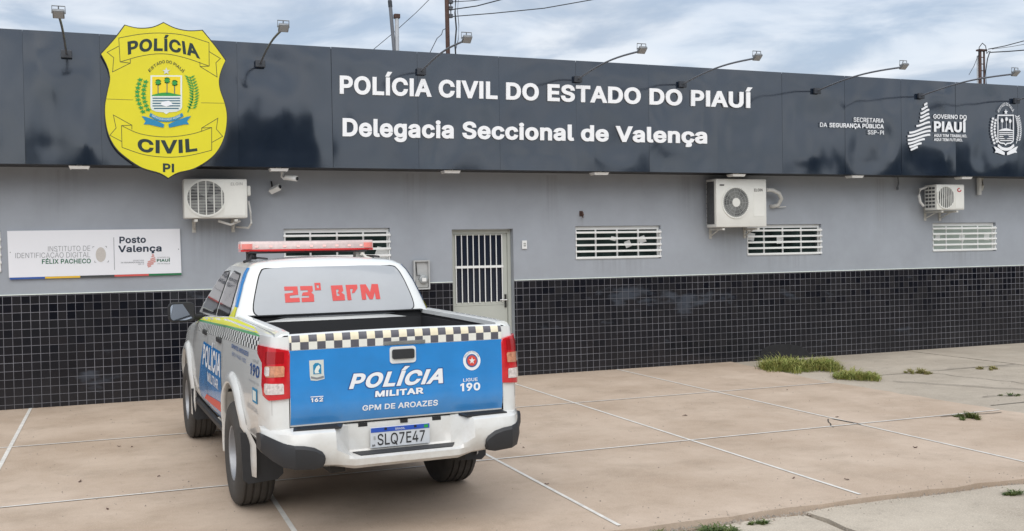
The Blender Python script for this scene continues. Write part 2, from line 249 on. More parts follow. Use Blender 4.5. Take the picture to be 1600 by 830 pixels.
ç	396	207,-8 159,-2 117,16 82,46 56,85 40,133 34,187 40,243 56,291 82,330 117,360 159,378 207,384 234,383 260,377 284,368 305,356 324,341 340,322 353,301 362,277 303,262 298,276 290,289 281,301 270,311 257,319 242,325 226,329 207,330 173,325 145,310 124,287 108,258 99,224 96,187 99,151 108,117 124,89 145,66 173,51 207,46 226,48 243,52 258,58 271,66 282,76 292,89 299,102 304,117 363,102 354,78 341,56 325,37 306,21 285,9 261,-1 235,-6|169,-143 169,-107 210,-107 226,-106 236,-102 241,-95 243,-84 241,-74 236,-67 226,-63 210,-62 182,-62 192,16 224,16 224,0 224,-29 253,-34 273,-44 285,-61 289,-85 284,-111 270,-129 245,-139 210,-143"""
GLYPHS = {}
for row in GLYPH_DATA.split('\n'):
    ch, adv, cs_ = row.split('\t'); GLYPHS[ch] = (int(adv), [[tuple(map(int, q.split(','))) for q in c_.split()] for c_ in cs_.split('|')] if cs_ else [])
CAP = 509.0
def fatten(cons, d):                                # outline offset with limited mitres
    if not cons or abs(d) < 1e-9: return cons
    area = lambda c: sum(a[0]*b[1]-b[0]*a[1] for a, b in zip(c, c[1:]+c[:1]))
    sg_ = 1 if max((area(c) for c in cons), key=abs) > 0 else -1; out = []
    for c in cons:
        pts = []
        for p in c:
            if not pts or math.hypot(p[0]-pts[-1][0], p[1]-pts[-1][1]) > 5: pts.append(p)
        if len(pts) > 3 and math.hypot(pts[0][0]-pts[-1][0], pts[0][1]-pts[-1][1]) <= 5: pts.pop()
        n = len(pts); q = []
        for i in range(n):
            a, p, b = Vector(pts[i-1]), Vector(pts[i]), Vector(pts[(i+1) % n]); d1 = (p-a).normalized(); d2 = (b-p).normalized()
            n1 = Vector((d1.y, -d1.x))*sg_; n2 = Vector((d2.y, -d2.x))*sg_; m = n1+n2
            if m.length < .3: m = n1
            m.normalize(); q.append(tuple(p+m*(d/max(.55, m.dot(n1)))))
        out.append(q)
    return out
from mathutils.geometry import delaunay_2d_cdt
_gc, _tc = {}, {}
def glyph_tris(ch, bold):                           # filled outline: constrained triangulation, triangles of non-zero winding
    if (ch, bold) in _gc: return _gc[ch, bold]
    cons = fatten(GLYPHS[ch][1], bold*650); vs, es = [], []
    for c in cons:
        n0 = len(vs); vs += [Vector(p) for p in c]; es += [(n0+i, n0+(i+1) % len(c)) for i in range(len(c))]
    if not vs: _gc[ch, bold] = ([], []); return _gc[ch, bold]
    V, _, F, *_r = delaunay_2d_cdt(vs, es, [], 0, .01, False)
    segs = [(vs[a], vs[b]) for a, b in es]; keep = []
    for f in F:
        cx = sum(V[i].x for i in f)/3; cy = sum(V[i].y for i in f)/3; wn = 0
        for a, b in segs:
            if (a.y <= cy) != (b.y <= cy):
                if a.x+(cy-a.y)/(b.y-a.y)*(b.x-a.x) > cx: wn += 1 if b.y > a.y else -1
        if wn: keep.append(tuple(f))
    _gc[ch, bold] = ([(v.x, v.y) for v in V], keep); return _gc[ch, bold]
def glyphs(s, bold=0.0, spacing=1.0):
    key = (s, bold, spacing)
    if key in _tc: return _tc[key]
    x = 0; vs, fs = [], []
    for ch in s:
        V, F = glyph_tris(ch, bold); used = sorted({i for f in F for i in f}); m = {k: len(vs)+n for n, k in enumerate(used)}
        vs += [(x+V[k][0], V[k][1]) for k in used]; fs += [tuple(m[i] for i in f) for f in F]
        x += GLYPHS[ch][0]*spacing+bold*560
    x0 = min(v[0] for v in vs); x1 = max(v[0] for v in vs); of = bold*650; h0, h1 = -of, CAP+of
    _tc[key] = ([((px-x0)/(x1-x0), (py-h0)/(h1-h0)) for px, py in vs], fs); return _tc[key]
def interp(pts, u):
    if len(pts) == 2: a, b = pts; return (a[0]+(b[0]-a[0])*u, a[1]+(b[1]-a[1])*u)
    a, m, b = pts
    l0, l1, l2 = 2*(u-.5)*(u-1), -4*u*(u-1), 2*u*(u-.5)
    return (a[0]*l0+m[0]*l1+b[0]*l2, a[1]*l0+m[1]*l1+b[1]*l2)
def text(s, base, top, fn, off, bm=None, bold=.02, spacing=1.0):
    """lettering: base and top are the left-right (or left-middle-right) pixel / plane points of baseline and cap line"""
    bm = bm or bmesh.new(); vs, fs = glyphs(s, bold, spacing); nv = []
    for u, v in vs:
        b = interp(base, u); t = interp(top, u); nv.append(bm.verts.new(fn(b[0]+(t[0]-b[0])*v, b[1]+(t[1]-b[1])*v)))
    nf = []
    for f in fs:
        try: nf.append(bm.faces.new([nv[i] for i in f]))
        except ValueError: pass
    if off is not None:
        bmesh.ops.recalc_face_normals(bm, faces=nf)
        ex = bmesh.ops.extrude_face_region(bm, geom=nf); o3 = Vector(off)
        for v in ex['geom']:
            if isinstance(v, bmesh.types.BMVert): v.co += o3
    return bm

# ------------------------------------------------------------------ materials
def mat(name, col, rough=.5, metal=0.0, spec=.5, coat=0.0, var=0.0, vscale=3.0, bump=0.0, bscale=40.0, emit=None, dirt=None, ior=1.5, rvar=0.0, trans=0.0):
    m = bpy.data.materials.new(name); m.use_nodes = True; t = m.node_tree; b = t.nodes['Principled BSDF']
    c4 = (*col, 1); b.inputs['Base Color'].default_value = c4; b.inputs['Roughness'].default_value = rough; b.inputs['Metallic'].default_value = metal
    b.inputs['Specular IOR Level'].default_value = spec; b.inputs['Coat Weight'].default_value = coat; b.inputs['Coat Roughness'].default_value = .06; b.inputs['IOR'].default_value = ior
    b.inputs['Transmission Weight'].default_value = trans
    co = N(t, 'ShaderNodeTexCoord').outputs['Object']
    last = None
    if var or dirt or rvar:
        n = N(t, 'ShaderNodeTexNoise'); n.inputs['Scale'].default_value = vscale; n.inputs['Detail'].default_value = 8; n.inputs['Roughness'].default_value = .62; t.links.new(co, n.inputs['Vector'])
    if var:
        mx = N(t, 'ShaderNodeMixRGB'); mx.inputs[1].default_value = tuple(c*(1-var) for c in col)+(1,); mx.inputs[2].default_value = tuple(min(1, c*(1+var)) for c in col)+(1,)
        rr = N(t, 'ShaderNodeMapRange'); rr.inputs['From Min'].default_value = .3; rr.inputs['From Max'].default_value = .7; t.links.new(n.outputs['Fac'], rr.inputs['Value']); t.links.new(rr.outputs[0], mx.inputs[0])
        last = mx.outputs[0]
    if dirt:                                        # dirt = (colour, zlow, zhigh, amount): splashed up from the ground
        sp = N(t, 'ShaderNodeSeparateXYZ'); t.links.new(co, sp.inputs[0])
        rr = N(t, 'ShaderNodeMapRange'); rr.inputs['From Min'].default_value = dirt[2]; rr.inputs['From Max'].default_value = dirt[1]; t.links.new(sp.outputs['Z'], rr.inputs['Value'])
        n2 = N(t, 'ShaderNodeTexNoise'); n2.inputs['Scale'].default_value = 9; n2.inputs['Detail'].default_value = 9; n2.inputs['Roughness'].default_value = .7; t.links.new(co, n2.inputs['Vector'])
        mu = N(t, 'ShaderNodeMath', operation='MULTIPLY'); t.links.new(rr.outputs[0], mu.inputs[0]); t.links.new(n2.outputs['Fac'], mu.inputs[1])
        mu2 = N(t, 'ShaderNodeMath', operation='MULTIPLY'); mu2.inputs[1].default_value = dirt[3]; mu2.use_clamp = True; t.links.new(mu.outputs[0], mu2.inputs[0])
        mx = N(t, 'ShaderNodeMixRGB'); mx.inputs[1].default_value = c4; mx.inputs[2].default_value = (*dirt[0], 1); t.links.new(mu2.outputs[0], mx.inputs[0])
        if last: t.links.new(last, mx.inputs[1])
        last = mx.outputs[0]
    if last: t.links.new(last, b.inputs['Base Color'])
    if rvar:
        rr = N(t, 'ShaderNodeMapRange'); rr.inputs['From Min'].default_value = .3; rr.inputs['From Max'].default_value = .7; rr.inputs['To Min'].default_value = rough-rvar; rr.inputs['To Max'].default_value = rough+rvar
        t.links.new(n.outputs['Fac'], rr.inputs['Value']); t.links.new(rr.outputs[0], b.inputs['Roughness'])
    if bump:
        n3 = N(t, 'ShaderNodeTexNoise'); n3.inputs['Scale'].default_value = bscale; n3.inputs['Detail'].default_value = 6; t.links.new(co, n3.inputs['Vector'])
        bp = N(t, 'ShaderNodeBump'); bp.inputs['Strength'].default_value = bump; bp.inputs['Distance'].default_value = .01; t.links.new(n3.outputs['Fac'], bp.inputs['Height']); t.links.new(bp.outputs[0], b.inputs['Normal'])
    if emit: b.inputs['Emission Color'].default_value = (*emit[0], 1); b.inputs['Emission Strength'].default_value = emit[1]
    return m
def checks(name, a, bcol, sx, sy, ax, ox=0, oy=0, third=None, rough=.35):
    m = bpy.data.materials.new(name); m.use_nodes = True; t = m.node_tree; b = t.nodes['Principled BSDF']; b.inputs['Roughness'].default_value = rough
    co = N(t, 'ShaderNodeTexCoord').outputs['Object']; sp = N(t, 'ShaderNodeSeparateXYZ'); t.links.new(co, sp.inputs[0])
    def cell(out, s, o):
        d = N(t, 'ShaderNodeMath', operation='ADD'); d.inputs[1].default_value = o; t.links.new(out, d.inputs[0])
        q = N(t, 'ShaderNodeMath', operation='DIVIDE'); q.inputs[1].default_value = s; t.links.new(d.outputs[0], q.inputs[0])
        f = N(t, 'ShaderNodeMath', operation='FLOOR'); t.links.new(q.outputs[0], f.inputs[0]); return f.outputs[0]
    def ma(op, x, y):
        n = N(t, 'ShaderNodeMath', operation=op)
        for i, v in enumerate((x, y)):
            if isinstance(v, (int, float)): n.inputs[i].default_value = v
            else: t.links.new(v, n.inputs[i])
        return n.outputs[0]
    u = sp.outputs[ax]; v = sp.outputs['Z']
    if third == 'skew': u = ma('SUBTRACT', u, ma('MULTIPLY', v, .6))
    cu, cv = cell(u, sx, ox), cell(v, sy, oy)
    par = ma('MODULO', ma('ADD', ma('ADD', cu, cv), 1000), 2)
    mx = N(t, 'ShaderNodeMixRGB'); mx.inputs[1].default_value = (*a, 1); mx.inputs[2].default_value = (*bcol, 1); t.links.new(par, mx.inputs[0])
    if third and third != 'skew':                    # faded cells in the upper row
        fm = ma('MULTIPLY', ma('COMPARE', cv, third[1]), .7)
        m2 = N(t, 'ShaderNodeMixRGB'); m2.inputs[2].default_value = (*third[0], 1); t.links.new(fm, m2.inputs[0]); m2.inputs[1].default_value = (*a, 1); t.links.new(m2.outputs[0], mx.inputs[1])
    nz = N(t, 'ShaderNodeTexNoise'); nz.inputs['Scale'].default_value = 22; nz.inputs['Detail'].default_value = 7; t.links.new(co, nz.inputs['Vector'])
    ov = N(t, 'ShaderNodeMixRGB', blend_type='OVERLAY'); ov.inputs[0].default_value = .25; t.links.new(mx.outputs[0], ov.inputs[1]); t.links.new(nz.outputs['Fac'], ov.inputs[2])
    t.links.new(ov.outputs[0], b.inputs['Base Color']); return m
def add_streaks(m, spots, col):                      # rain streaks running down the wall under fittings: (x, top z, length, width)
    t = m.node_tree; b = t.nodes['Principled BSDF']; co = N(t, 'ShaderNodeTexCoord').outputs['Object']; sp = N(t, 'ShaderNodeSeparateXYZ'); t.links.new(co, sp.inputs[0])
    def mop(op, a, b2=0.0):
        n_ = N(t, 'ShaderNodeMath', operation=op)
        for k_, v_ in enumerate((a, b2)):
            if isinstance(v_, (int, float)): n_.inputs[k_].default_value = v_
            else: t.links.new(v_, n_.inputs[k_])
        return n_.outputs[0]
    mp = N(t, 'ShaderNodeMapping'); mp.inputs['Scale'].default_value = (22, 1, .9); t.links.new(co, mp.inputs[0])
    n = N(t, 'ShaderNodeTexNoise'); n.inputs['Scale'].default_value = 1; n.inputs['Detail'].default_value = 6; t.links.new(mp.outputs[0], n.inputs['Vector'])
    tot = None
    for x, z, ln_, wd in spots:
        d = mop('DIVIDE', mop('SUBTRACT', sp.outputs['X'], x), wd); a = mop('MAXIMUM', mop('SUBTRACT', 1.0, mop('MULTIPLY', d, d)), 0.0)
        v = mop('DIVIDE', mop('SUBTRACT', z, sp.outputs['Z']), ln_); on = mop('GREATER_THAN', v, 0.0); f = mop('MULTIPLY', on, mop('MAXIMUM', mop('SUBTRACT', 1.0, v), 0.0))
        q = mop('MULTIPLY', a, f); tot = q if tot is None else mop('MAXIMUM', tot, q)
    fac = mop('MULTIPLY', mop('MULTIPLY', tot, mop('MULTIPLY', mop('SUBTRACT', n.outputs['Fac'], .35), 2.6)), .55)
    cl = N(t, 'ShaderNodeClamp'); t.links.new(fac, cl.inputs[0])
    mx = N(t, 'ShaderNodeMixRGB'); mx.inputs[2].default_value = (*col, 1); t.links.new(cl.outputs[0], mx.inputs[0])
    l = b.inputs['Base Color'].links[0].from_socket; t.links.new(l, mx.inputs[1]); t.links.new(mx.outputs[0], b.inputs['Base Color'])
def tile_mat():
    m = bpy.data.materials.new('black_glazed_tile'); m.use_nodes = True; t = m.node_tree; b = t.nodes['Principled BSDF']; b.inputs['Specular IOR Level'].default_value = .26
    co = N(t, 'ShaderNodeTexCoord').outputs['Object']; sp = N(t, 'ShaderNodeSeparateXYZ'); t.links.new(co, sp.inputs[0])
    cb = N(t, 'ShaderNodeCombineXYZ'); t.links.new(sp.outputs['X'], cb.inputs['X']); t.links.new(sp.outputs['Z'], cb.inputs['Y'])
    mp = N(t, 'ShaderNodeMapping'); mp.inputs['Location'].default_value = (.031, .045, 0); t.links.new(cb.outputs[0], mp.inputs[0])
    br = N(t, 'ShaderNodeTexBrick', offset=0.0, squash=1.0)
    for k, v in (('Scale', 1), ('Mortar Size', .0032), ('Mortar Smooth', .25), ('Brick Width', .1), ('Row Height', .1), ('Bias', 0)): br.inputs[k].default_value = v
    br.inputs['Color1'].default_value = (.005, .006, .010, 1); br.inputs['Color2'].default_value = (.012, .012, .016, 1); br.inputs['Mortar'].default_value = (.20, .20, .22, 1)
    t.links.new(mp.outputs[0], br.inputs['Vector'])
    ns = N(t, 'ShaderNodeTexNoise'); ns.inputs['Scale'].default_value = .9; ns.inputs['Detail'].default_value = 5; t.links.new(co, ns.inputs['Vector'])
    # grout fades where it is dirty
    gm = N(t, 'ShaderNodeTexNoise'); gm.inputs['Scale'].default_value = 1.3; gm.inputs['Detail'].default_value = 6; t.links.new(mp.outputs[0], gm.inputs['Vector'])
    gr = N(t, 'ShaderNodeMapRange'); gr.inputs['From Min'].default_value = .35; gr.inputs['From Max'].default_value = .65; gr.inputs['To Min'].default_value = .35; gr.inputs['To Max'].default_value = 1.0; t.links.new(gm.outputs['Fac'], gr.inputs['Value'])
    gmix = N(t, 'ShaderNodeMixRGB'); gmix.inputs[1].default_value = (.045, .045, .05, 1); gmix.inputs[2].default_value = (.21, .21, .235, 1); t.links.new(gr.outputs[0], gmix.inputs[0]); t.links.new(gmix.outputs[0], br.inputs['Mortar'])
    # dust splash towards the ground and paler blue-grey patches, densest in one oval area
    dz = N(t, 'ShaderNodeMapRange'); dz.inputs['From Min'].default_value = .45; dz.inputs['From Max'].default_value = 0; dz.inputs['To Max'].default_value = .16; t.links.new(sp.outputs['Z'], dz.inputs['Value'])
    dm = N(t, 'ShaderNodeMath', operation='MULTIPLY'); t.links.new(dz.outputs[0], dm.inputs[0]); t.links.new(ns.outputs['Fac'], dm.inputs[1])
    mx = N(t, 'ShaderNodeMixRGB'); mx.inputs[2].default_value = (.12, .115, .11, 1); t.links.new(dm.outputs[0], mx.inputs[0]); t.links.new(br.outputs['Color'], mx.inputs[1])
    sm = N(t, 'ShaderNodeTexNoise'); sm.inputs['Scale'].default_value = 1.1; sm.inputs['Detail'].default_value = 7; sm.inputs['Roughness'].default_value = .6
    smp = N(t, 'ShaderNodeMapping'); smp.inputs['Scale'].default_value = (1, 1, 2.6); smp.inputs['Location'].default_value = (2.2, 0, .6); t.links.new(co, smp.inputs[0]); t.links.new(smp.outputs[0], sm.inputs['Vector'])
    def mop(op, a, b2=None):
        n_ = N(t, 'ShaderNodeMath', operation=op)
        for k_, v_ in enumerate((a, b2)):
            if v_ is None: continue
            if isinstance(v_, (int, float)): n_.inputs[k_].default_value = v_
            else: t.links.new(v_, n_.inputs[k_])
        return n_.outputs[0]
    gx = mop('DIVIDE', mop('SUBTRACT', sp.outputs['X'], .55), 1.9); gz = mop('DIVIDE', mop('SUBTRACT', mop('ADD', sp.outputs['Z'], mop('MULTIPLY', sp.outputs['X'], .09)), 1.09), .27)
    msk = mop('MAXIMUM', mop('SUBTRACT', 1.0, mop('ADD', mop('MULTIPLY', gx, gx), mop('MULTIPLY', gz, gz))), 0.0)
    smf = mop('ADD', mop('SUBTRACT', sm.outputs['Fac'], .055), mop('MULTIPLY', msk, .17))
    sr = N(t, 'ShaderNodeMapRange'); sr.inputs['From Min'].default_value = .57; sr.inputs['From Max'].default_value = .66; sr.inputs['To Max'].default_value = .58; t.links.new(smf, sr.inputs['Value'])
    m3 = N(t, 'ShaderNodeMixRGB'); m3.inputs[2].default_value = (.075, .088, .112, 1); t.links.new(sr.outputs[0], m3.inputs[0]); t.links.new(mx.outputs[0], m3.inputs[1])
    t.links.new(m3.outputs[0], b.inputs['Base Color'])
    ro = N(t, 'ShaderNodeMapRange'); ro.inputs['To Min'].default_value = .12; ro.inputs['To Max'].default_value = .8; t.links.new(br.outputs['Fac'], ro.inputs['Value']); t.links.new(ro.outputs[0], b.inputs['Roughness'])
    # each tile sits a little askew
    wf = N(t, 'ShaderNodeVectorMath', operation='SNAP'); wf.inputs[1].default_value = (.1, .1, .1); t.links.new(mp.outputs[0], wf.inputs[0])
    wn = N(t, 'ShaderNodeTexWhiteNoise'); t.links.new(wf.outputs[0], wn.inputs['Vector'])
    sb = N(t, 'ShaderNodeVectorMath', operation='SUBTRACT'); sb.inputs[1].default_value = (.5, .5, .5); t.links.new(wn.outputs['Color'], sb.inputs[0])
    sl = N(t, 'ShaderNodeVectorMath', operation='SCALE'); sl.inputs['Scale'].default_value = .06; t.links.new(sb.outputs[0], sl.inputs[0])
    bp = N(t, 'ShaderNodeBump', invert=True); bp.inputs['Strength'].default_value = .5; bp.inputs['Distance'].default_value = .003; t.links.new(br.outputs['Fac'], bp.inputs['Height'])
    ad = N(t, 'ShaderNodeVectorMath', operation='ADD'); t.links.new(bp.outputs[0], ad.inputs[0]); t.links.new(sl.outputs[0], ad.inputs[1])
    nm = N(t, 'ShaderNodeVectorMath', operation='NORMALIZE'); t.links.new(ad.outputs[0], nm.inputs[0]); t.links.new(nm.outputs[0], b.inputs['Normal'])
    return m
def concrete(name, ca, cb_, cstain, seed=0, rough=.8, speck=.5, bump=.25):
    m = bpy.data.materials.new(name); m.use_nodes = True; t = m.node_tree; b = t.nodes['Principled BSDF']; b.inputs['Roughness'].default_value = rough; b.inputs['Specular IOR Level'].default_value = .35
    co0 = N(t, 'ShaderNodeTexCoord').outputs['Object']; mp = N(t, 'ShaderNodeMapping'); mp.inputs['Location'].default_value = (seed*3.1, seed*1.7, 0); t.links.new(co0, mp.inputs[0]); co = mp.outputs[0]
    def nz(s, d=8, r=.6):
        n = N(t, 'ShaderNodeTexNoise'); n.inputs['Scale'].default_value = s; n.inputs['Detail'].default_value = d; n.inputs['Roughness'].default_value = r; t.links.new(co, n.inputs['Vector']); return n.outputs['Fac']
    def rg(o, a, c, lo=0, hi=1):
        r = N(t, 'ShaderNodeMapRange'); r.inputs['From Min'].default_value = a; r.inputs['From Max'].default_value = c; r.inputs['To Min'].default_value = lo; r.inputs['To Max'].default_value = hi; t.links.new(o, r.inputs['Value']); return r.outputs[0]
    def mix(f, a, c):
        x = N(t, 'ShaderNodeMixRGB'); t.links.new(f, x.inputs[0])
        for i, v in ((1, a), (2, c)):
            if isinstance(v, tuple): x.inputs[i].default_value = (*v, 1)
            else: t.links.new(v, x.inputs[i])
        return x.outputs[0]
    c = mix(rg(nz(.8, 9, .66), .36, .66), ca, cb_)
    c = mix(rg(nz(1.7, 9, .7), .50, .72, 0, .55), c, cstain)
    c = mix(rg(nz(14, 6, .7), .56, .74, 0, .30*speck*2), c, tuple(x*.6 for x in ca))
    c = mix(rg(nz(90, 3, .6), .5, .75, 0, .6*speck), c, tuple(min(1, x*1.5) for x in cb_))
    c = mix(rg(nz(26, 2, .5), .73, .78, 0, .75*speck), c, tuple(x*.25 for x in ca))
    t.links.new(c, b.inputs['Base Color'])
    bp = N(t, 'ShaderNodeBump'); bp.inputs['Strength'].default_value = bump; bp.inputs['Distance'].default_value = .004; t.links.new(nz(60, 8, .7), bp.inputs['Height']); t.links.new(bp.outputs[0], b.inputs['Normal'])
    return m
M = {}
M['wall'] = mat('grey_wall_paint', (.335, .362, .405), .75, var=.09, vscale=1.4, bump=.12, bscale=120, dirt=((.26, .275, .29), 1.36, 2.0, .55))
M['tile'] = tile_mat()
M['fascia'] = mat('dark_glossy_cladding', (.012, .019, .033), .085, spec=.5, ior=2.05, var=.18, vscale=1.6, rvar=.02)
M['fascia_dark'] = mat('dark_soffit', (.030, .032, .036), .6)
M['white_letter'] = mat('white_acrylic', (.85, .86, .88), .35)
M['vinyl_white'] = mat('white_vinyl', (.80, .82, .85), .4)
M['yellow'] = mat('yellow_sign_face', (.70, .63, .012), .42, var=.04, vscale=2)
M['sign_edge'] = mat('dark_sign_edge', (.02, .022, .025), .5)
M['ink'] = mat('dark_lettering', (.03, .05, .05), .6, spec=.2)
M['ink_thin'] = mat('dark_line', (.06, .065, .02), .5)
M['green'] = mat('green_vinyl', (.02, .30, .05), .45)
M['teal'] = mat('blue_vinyl', (.01, .22, .42), .45)
M['navy'] = mat('navy_vinyl', (.01, .10, .17), .45)
M['pale'] = mat('pale_vinyl', (.72, .78, .74), .45)
M['silver'] = mat('silver_vinyl', (.62, .66, .62), .4)
M['sun_yellow'] = mat('deep_yellow_vinyl', (.80, .62, .01), .45)
M['galv'] = mat('grey_painted_steel', (.16, .17, .19), .45, metal=.3)
M['base_dark'] = mat('dark_steel_box', (.035, .04, .05), .5)
M['lamp_body'] = mat('floodlight_alloy', (.20, .21, .22), .45, metal=.4, var=.15, vscale=20)
M['glass_lamp'] = mat('floodlight_glass', (.30, .31, .32), .12)
M['win_white'] = mat('white_window_paint', (.80, .81, .80), .4, var=.04)
M['glass'] = mat('dark_window_glass', (.022, .036, .034), .05, spec=.6, var=.7, vscale=3.5)
M['glass_pale'] = mat('pale_curtained_glass', (.42, .48, .44), .12, var=.12, vscale=2.2)
M['paper'] = mat('paper', (.75, .76, .75), .7)
M['door'] = mat('greenish_grey_door_paint', (.45, .47, .43), .5, var=.05, vscale=2)
M['door_glass'] = mat('ribbed_door_glass', (.012, .017, .032), .12, spec=.55)
M['handle'] = mat('black_handle', (.02, .02, .02), .4)
M['metal'] = mat('bright_metal', (.6, .6, .6), .3, metal=.9)
M['ac'] = mat('offwhite_ac_casing', (.70, .70, .66), .42, var=.05, vscale=3)
M['ac_grey'] = mat('grey_ac_grille', (.36, .37, .36), .5)
M['ac_dark'] = mat('dark_ac_coil', (.07, .072, .075), .6, var=.3, vscale=30)
M['ac_mid'] = mat('grey_ac_fan', (.18, .185, .18), .55, var=.2, vscale=14)
M['ac_ink'] = mat('faded_grey_print', (.38, .38, .37), .6)
M['print_dark'] = mat('dark_grey_print', (.12, .12, .12), .6)
M['red_print'] = mat('red_print', (.45, .03, .04), .5)
M['pipe'] = mat('white_pipe_wrap', (.62, .62, .60), .6)
M['bracket'] = mat('bracket_steel', (.55, .54, .50), .5, var=.2, vscale=12)
M['rust'] = mat('rusty_pole_paint', (.085, .045, .035), .75, var=.4, vscale=7)
M['pole_grey'] = mat('grey_pole', (.15, .16, .18), .6, var=.15, vscale=5)
M['pole_pale'] = mat('pale_pole', (.50, .52, .55), .7, var=.1, vscale=5)
M['wire'] = mat('black_cable', (.02, .021, .025), .6)
M['porcelain'] = mat('grey_insulator', (.16, .17, .19), .4)
M['board'] = mat('white_sign_board', (.78, .79, .83), .35, var=.02, vscale=2)
M['b_blue'] = mat('blue_strip', (.03, .10, .38), .4); M['b_yel'] = mat('yellow_strip', (.75, .47, .04), .4); M['b_dark'] = mat('charcoal_strip', (.05, .055, .06), .4)
M['b_red'] = mat('red_strip', (.62, .09, .08), .4); M['b_grn'] = mat('green_strip', (.01, .17, .06), .4)
M['txt_grey'] = mat('grey_print', (.22, .23, .25), .5); M['txt_green'] = mat('dark_green_print', (.01, .12, .06), .5); M['txt_navy'] = mat('navy_print', (.012, .025, .05), .5)
M['skin_pink'] = mat('pink_print', (.62, .32, .30), .5); M['grit'] = mat('grey_grit', (.30, .26, .22), .9, var=.4, vscale=30)
M['finger'] = mat('beige_print', (.52, .49, .46), .5, var=.12, vscale=90)
M['meter'] = mat('meter_box_grey', (.42, .43, .43), .5, var=.1, vscale=9); M['meter_glass'] = mat('meter_glass', (.3, .32, .33), .1)
M['forecourt'] = concrete('tan_stained_concrete', (.405, .312, .235), (.53, .428, .340), (.30, .235, .175), 0)
M['slab_old'] = concrete('old_grey_concrete', (.34, .295, .24), (.465, .41, .34), (.28, .25, .205), 3, rough=.9, speck=.7, bump=.5)
M['street'] = concrete('worn_pale_concrete', (.37, .32, .26), (.52, .46, .38), (.30, .265, .215), 6, rough=.9, speck=.9, bump=.7)
M['soil'] = concrete('dry_soil', (.12, .10, .07), (.22, .18, .13), (.09, .08, .06), 9, rough=.95, speck=.8, bump=.9)
M['joint'] = mat('white_joint_line', (.68, .66, .62), .6, var=.18, vscale=9)
M['patch_black'] = mat('matt_black', (.012, .012, .014), .7, var=.4, vscale=12)
M['crack'] = mat('dark_crack', (.05, .045, .04), .95)
def grass_mat(name, a, c):
    m = mat(name, a, .6, var=.0); t = m.node_tree; b = t.nodes['Principled BSDF']
    n = N(t, 'ShaderNodeTexNoise'); n.inputs['Scale'].default_value = 14; n.inputs['Detail'].default_value = 3
    t.links.new(N(t, 'ShaderNodeTexCoord').outputs['Object'], n.inputs['Vector'])
    mx = N(t, 'ShaderNodeMixRGB'); mx.inputs[1].default_value = (*a, 1); mx.inputs[2].default_value = (*c, 1)
    rr = N(t, 'ShaderNodeMapRange'); rr.inputs['From Min'].default_value = .35; rr.inputs['From Max'].default_value = .65; t.links.new(n.outputs['Fac'], rr.inputs['Value']); t.links.new(rr.outputs[0], mx.inputs[0]); t.links.new(mx.outputs[0], b.inputs['Base Color'])
    return m
M['grass'] = grass_mat('green_grass', (.15, .20, .035), (.31, .29, .085)); M['grass_dry'] = grass_mat('dry_grass', (.20, .20, .06), (.32, .27, .12)); M['grass_dark'] = grass_mat('dark_grass', (.045, .09, .015), (.11, .13, .03))
M['foliage'] = mat('far_foliage', (.025, .035, .03), .9, var=.5, vscale=1.2)
M['roof'] = mat('roof_concrete', (.2, .2, .2), .9)
DIRT = (.36, .29, .22)
M['paint'] = mat('white_car_paint', (.74, .76, .755), .25, coat=.7, bump=.35, bscale=2.2, dirt=(DIRT, .25, 1.0, 1.15))
M['paint_blue'] = mat('blue_wrap', (.014, .225, .60), .26, coat=.35, var=.10, vscale=4, bump=.6, bscale=3.0, dirt=((.16, .30, .48), .70, 1.0, .8))
M['paint_yel'] = mat('yellow_wrap', (.70, .70, .03), .35); M['paint_grn'] = mat('green_wrap', (.05, .30, .10), .35)
M['check_tail'] = checks('checker_tailgate', (.74, .74, .68), (.095, .095, .115), .0535, .0475, 'X', .7, -1.222+.0475*100, third=((.78, .69, .47), 101))
M['check_side'] = checks('checker_side', (.74, .76, .75), (.03, .032, .035), .052, .034, 'Y', 0, 0, third='skew')
M['rear_glass'] = mat('white_window_film', (.34, .36, .385), .2, coat=.5, var=.05, vscale=2.5)
M['red_letter'] = mat('red_letter_vinyl', (.62, .055, .05), .4); M['pink_edge'] = mat('pale_red_edge', (.80, .45, .42), .4)
M['tint'] = mat('tinted_car_glass', (.02, .022, .026), .05, spec=.7, ior=1.6)
M['black'] = mat('black_plastic', (.022, .023, .026), .55, bump=.1, bscale=300, var=.1, vscale=8)
M['liner'] = mat('black_bedliner', (.018, .019, .022), .7)
M['gap'] = mat('panel_gap', (.015, .015, .015), .8)
M['rubber'] = mat('tyre_rubber', (.055, .051, .047), .8, var=.25, vscale=6, bump=.2, bscale=120)
M['rim'] = mat('silver_rim', (.34, .35, .37), .45, metal=.5, var=.15, vscale=9)
M['red_lens'] = mat('red_tail_lens', (.55, .012, .02), .12, coat=.7, var=.15, vscale=18)
M['dk_red'] = mat('dark_red_reflector', (.35, .008, .012), .15, coat=.5)
M['clear_lens'] = mat('clear_lens', (.62, .56, .54), .15, coat=.6, var=.35, vscale=45); M['amber_lens'] = mat('amber_lens', (.55, .25, .15), .15, coat=.6, var=.35, vscale=40)
M['bar_clear'] = mat('lightbar_pale_lens', (.58, .46, .44), .2, coat=.4, var=.1, vscale=30); M['bar_red'] = mat('lightbar_red_lens', (.55, .03, .035), .2, coat=.4, emit=((1, .06, .05), .06)); M['bar_pink'] = mat('lightbar_pink_lens', (.68, .24, .21), .2, coat=.4, emit=((1, .12, .1), .08))
M['led'] = mat('lit_red_lamp', (.8, .55, .52), .3, emit=((1, .4, .35), .12))
M['plate'] = mat('plate_white', (.58, .61, .65), .4, var=.05, vscale=14); M['plate_blue'] = mat('plate_blue', (.02, .08, .42), .4); M['plate_ink'] = mat('plate_black', (.02, .02, .022), .5)
M['mirror'] = mat('mirror_glass', (.30, .34, .40), .04, metal=1.0)
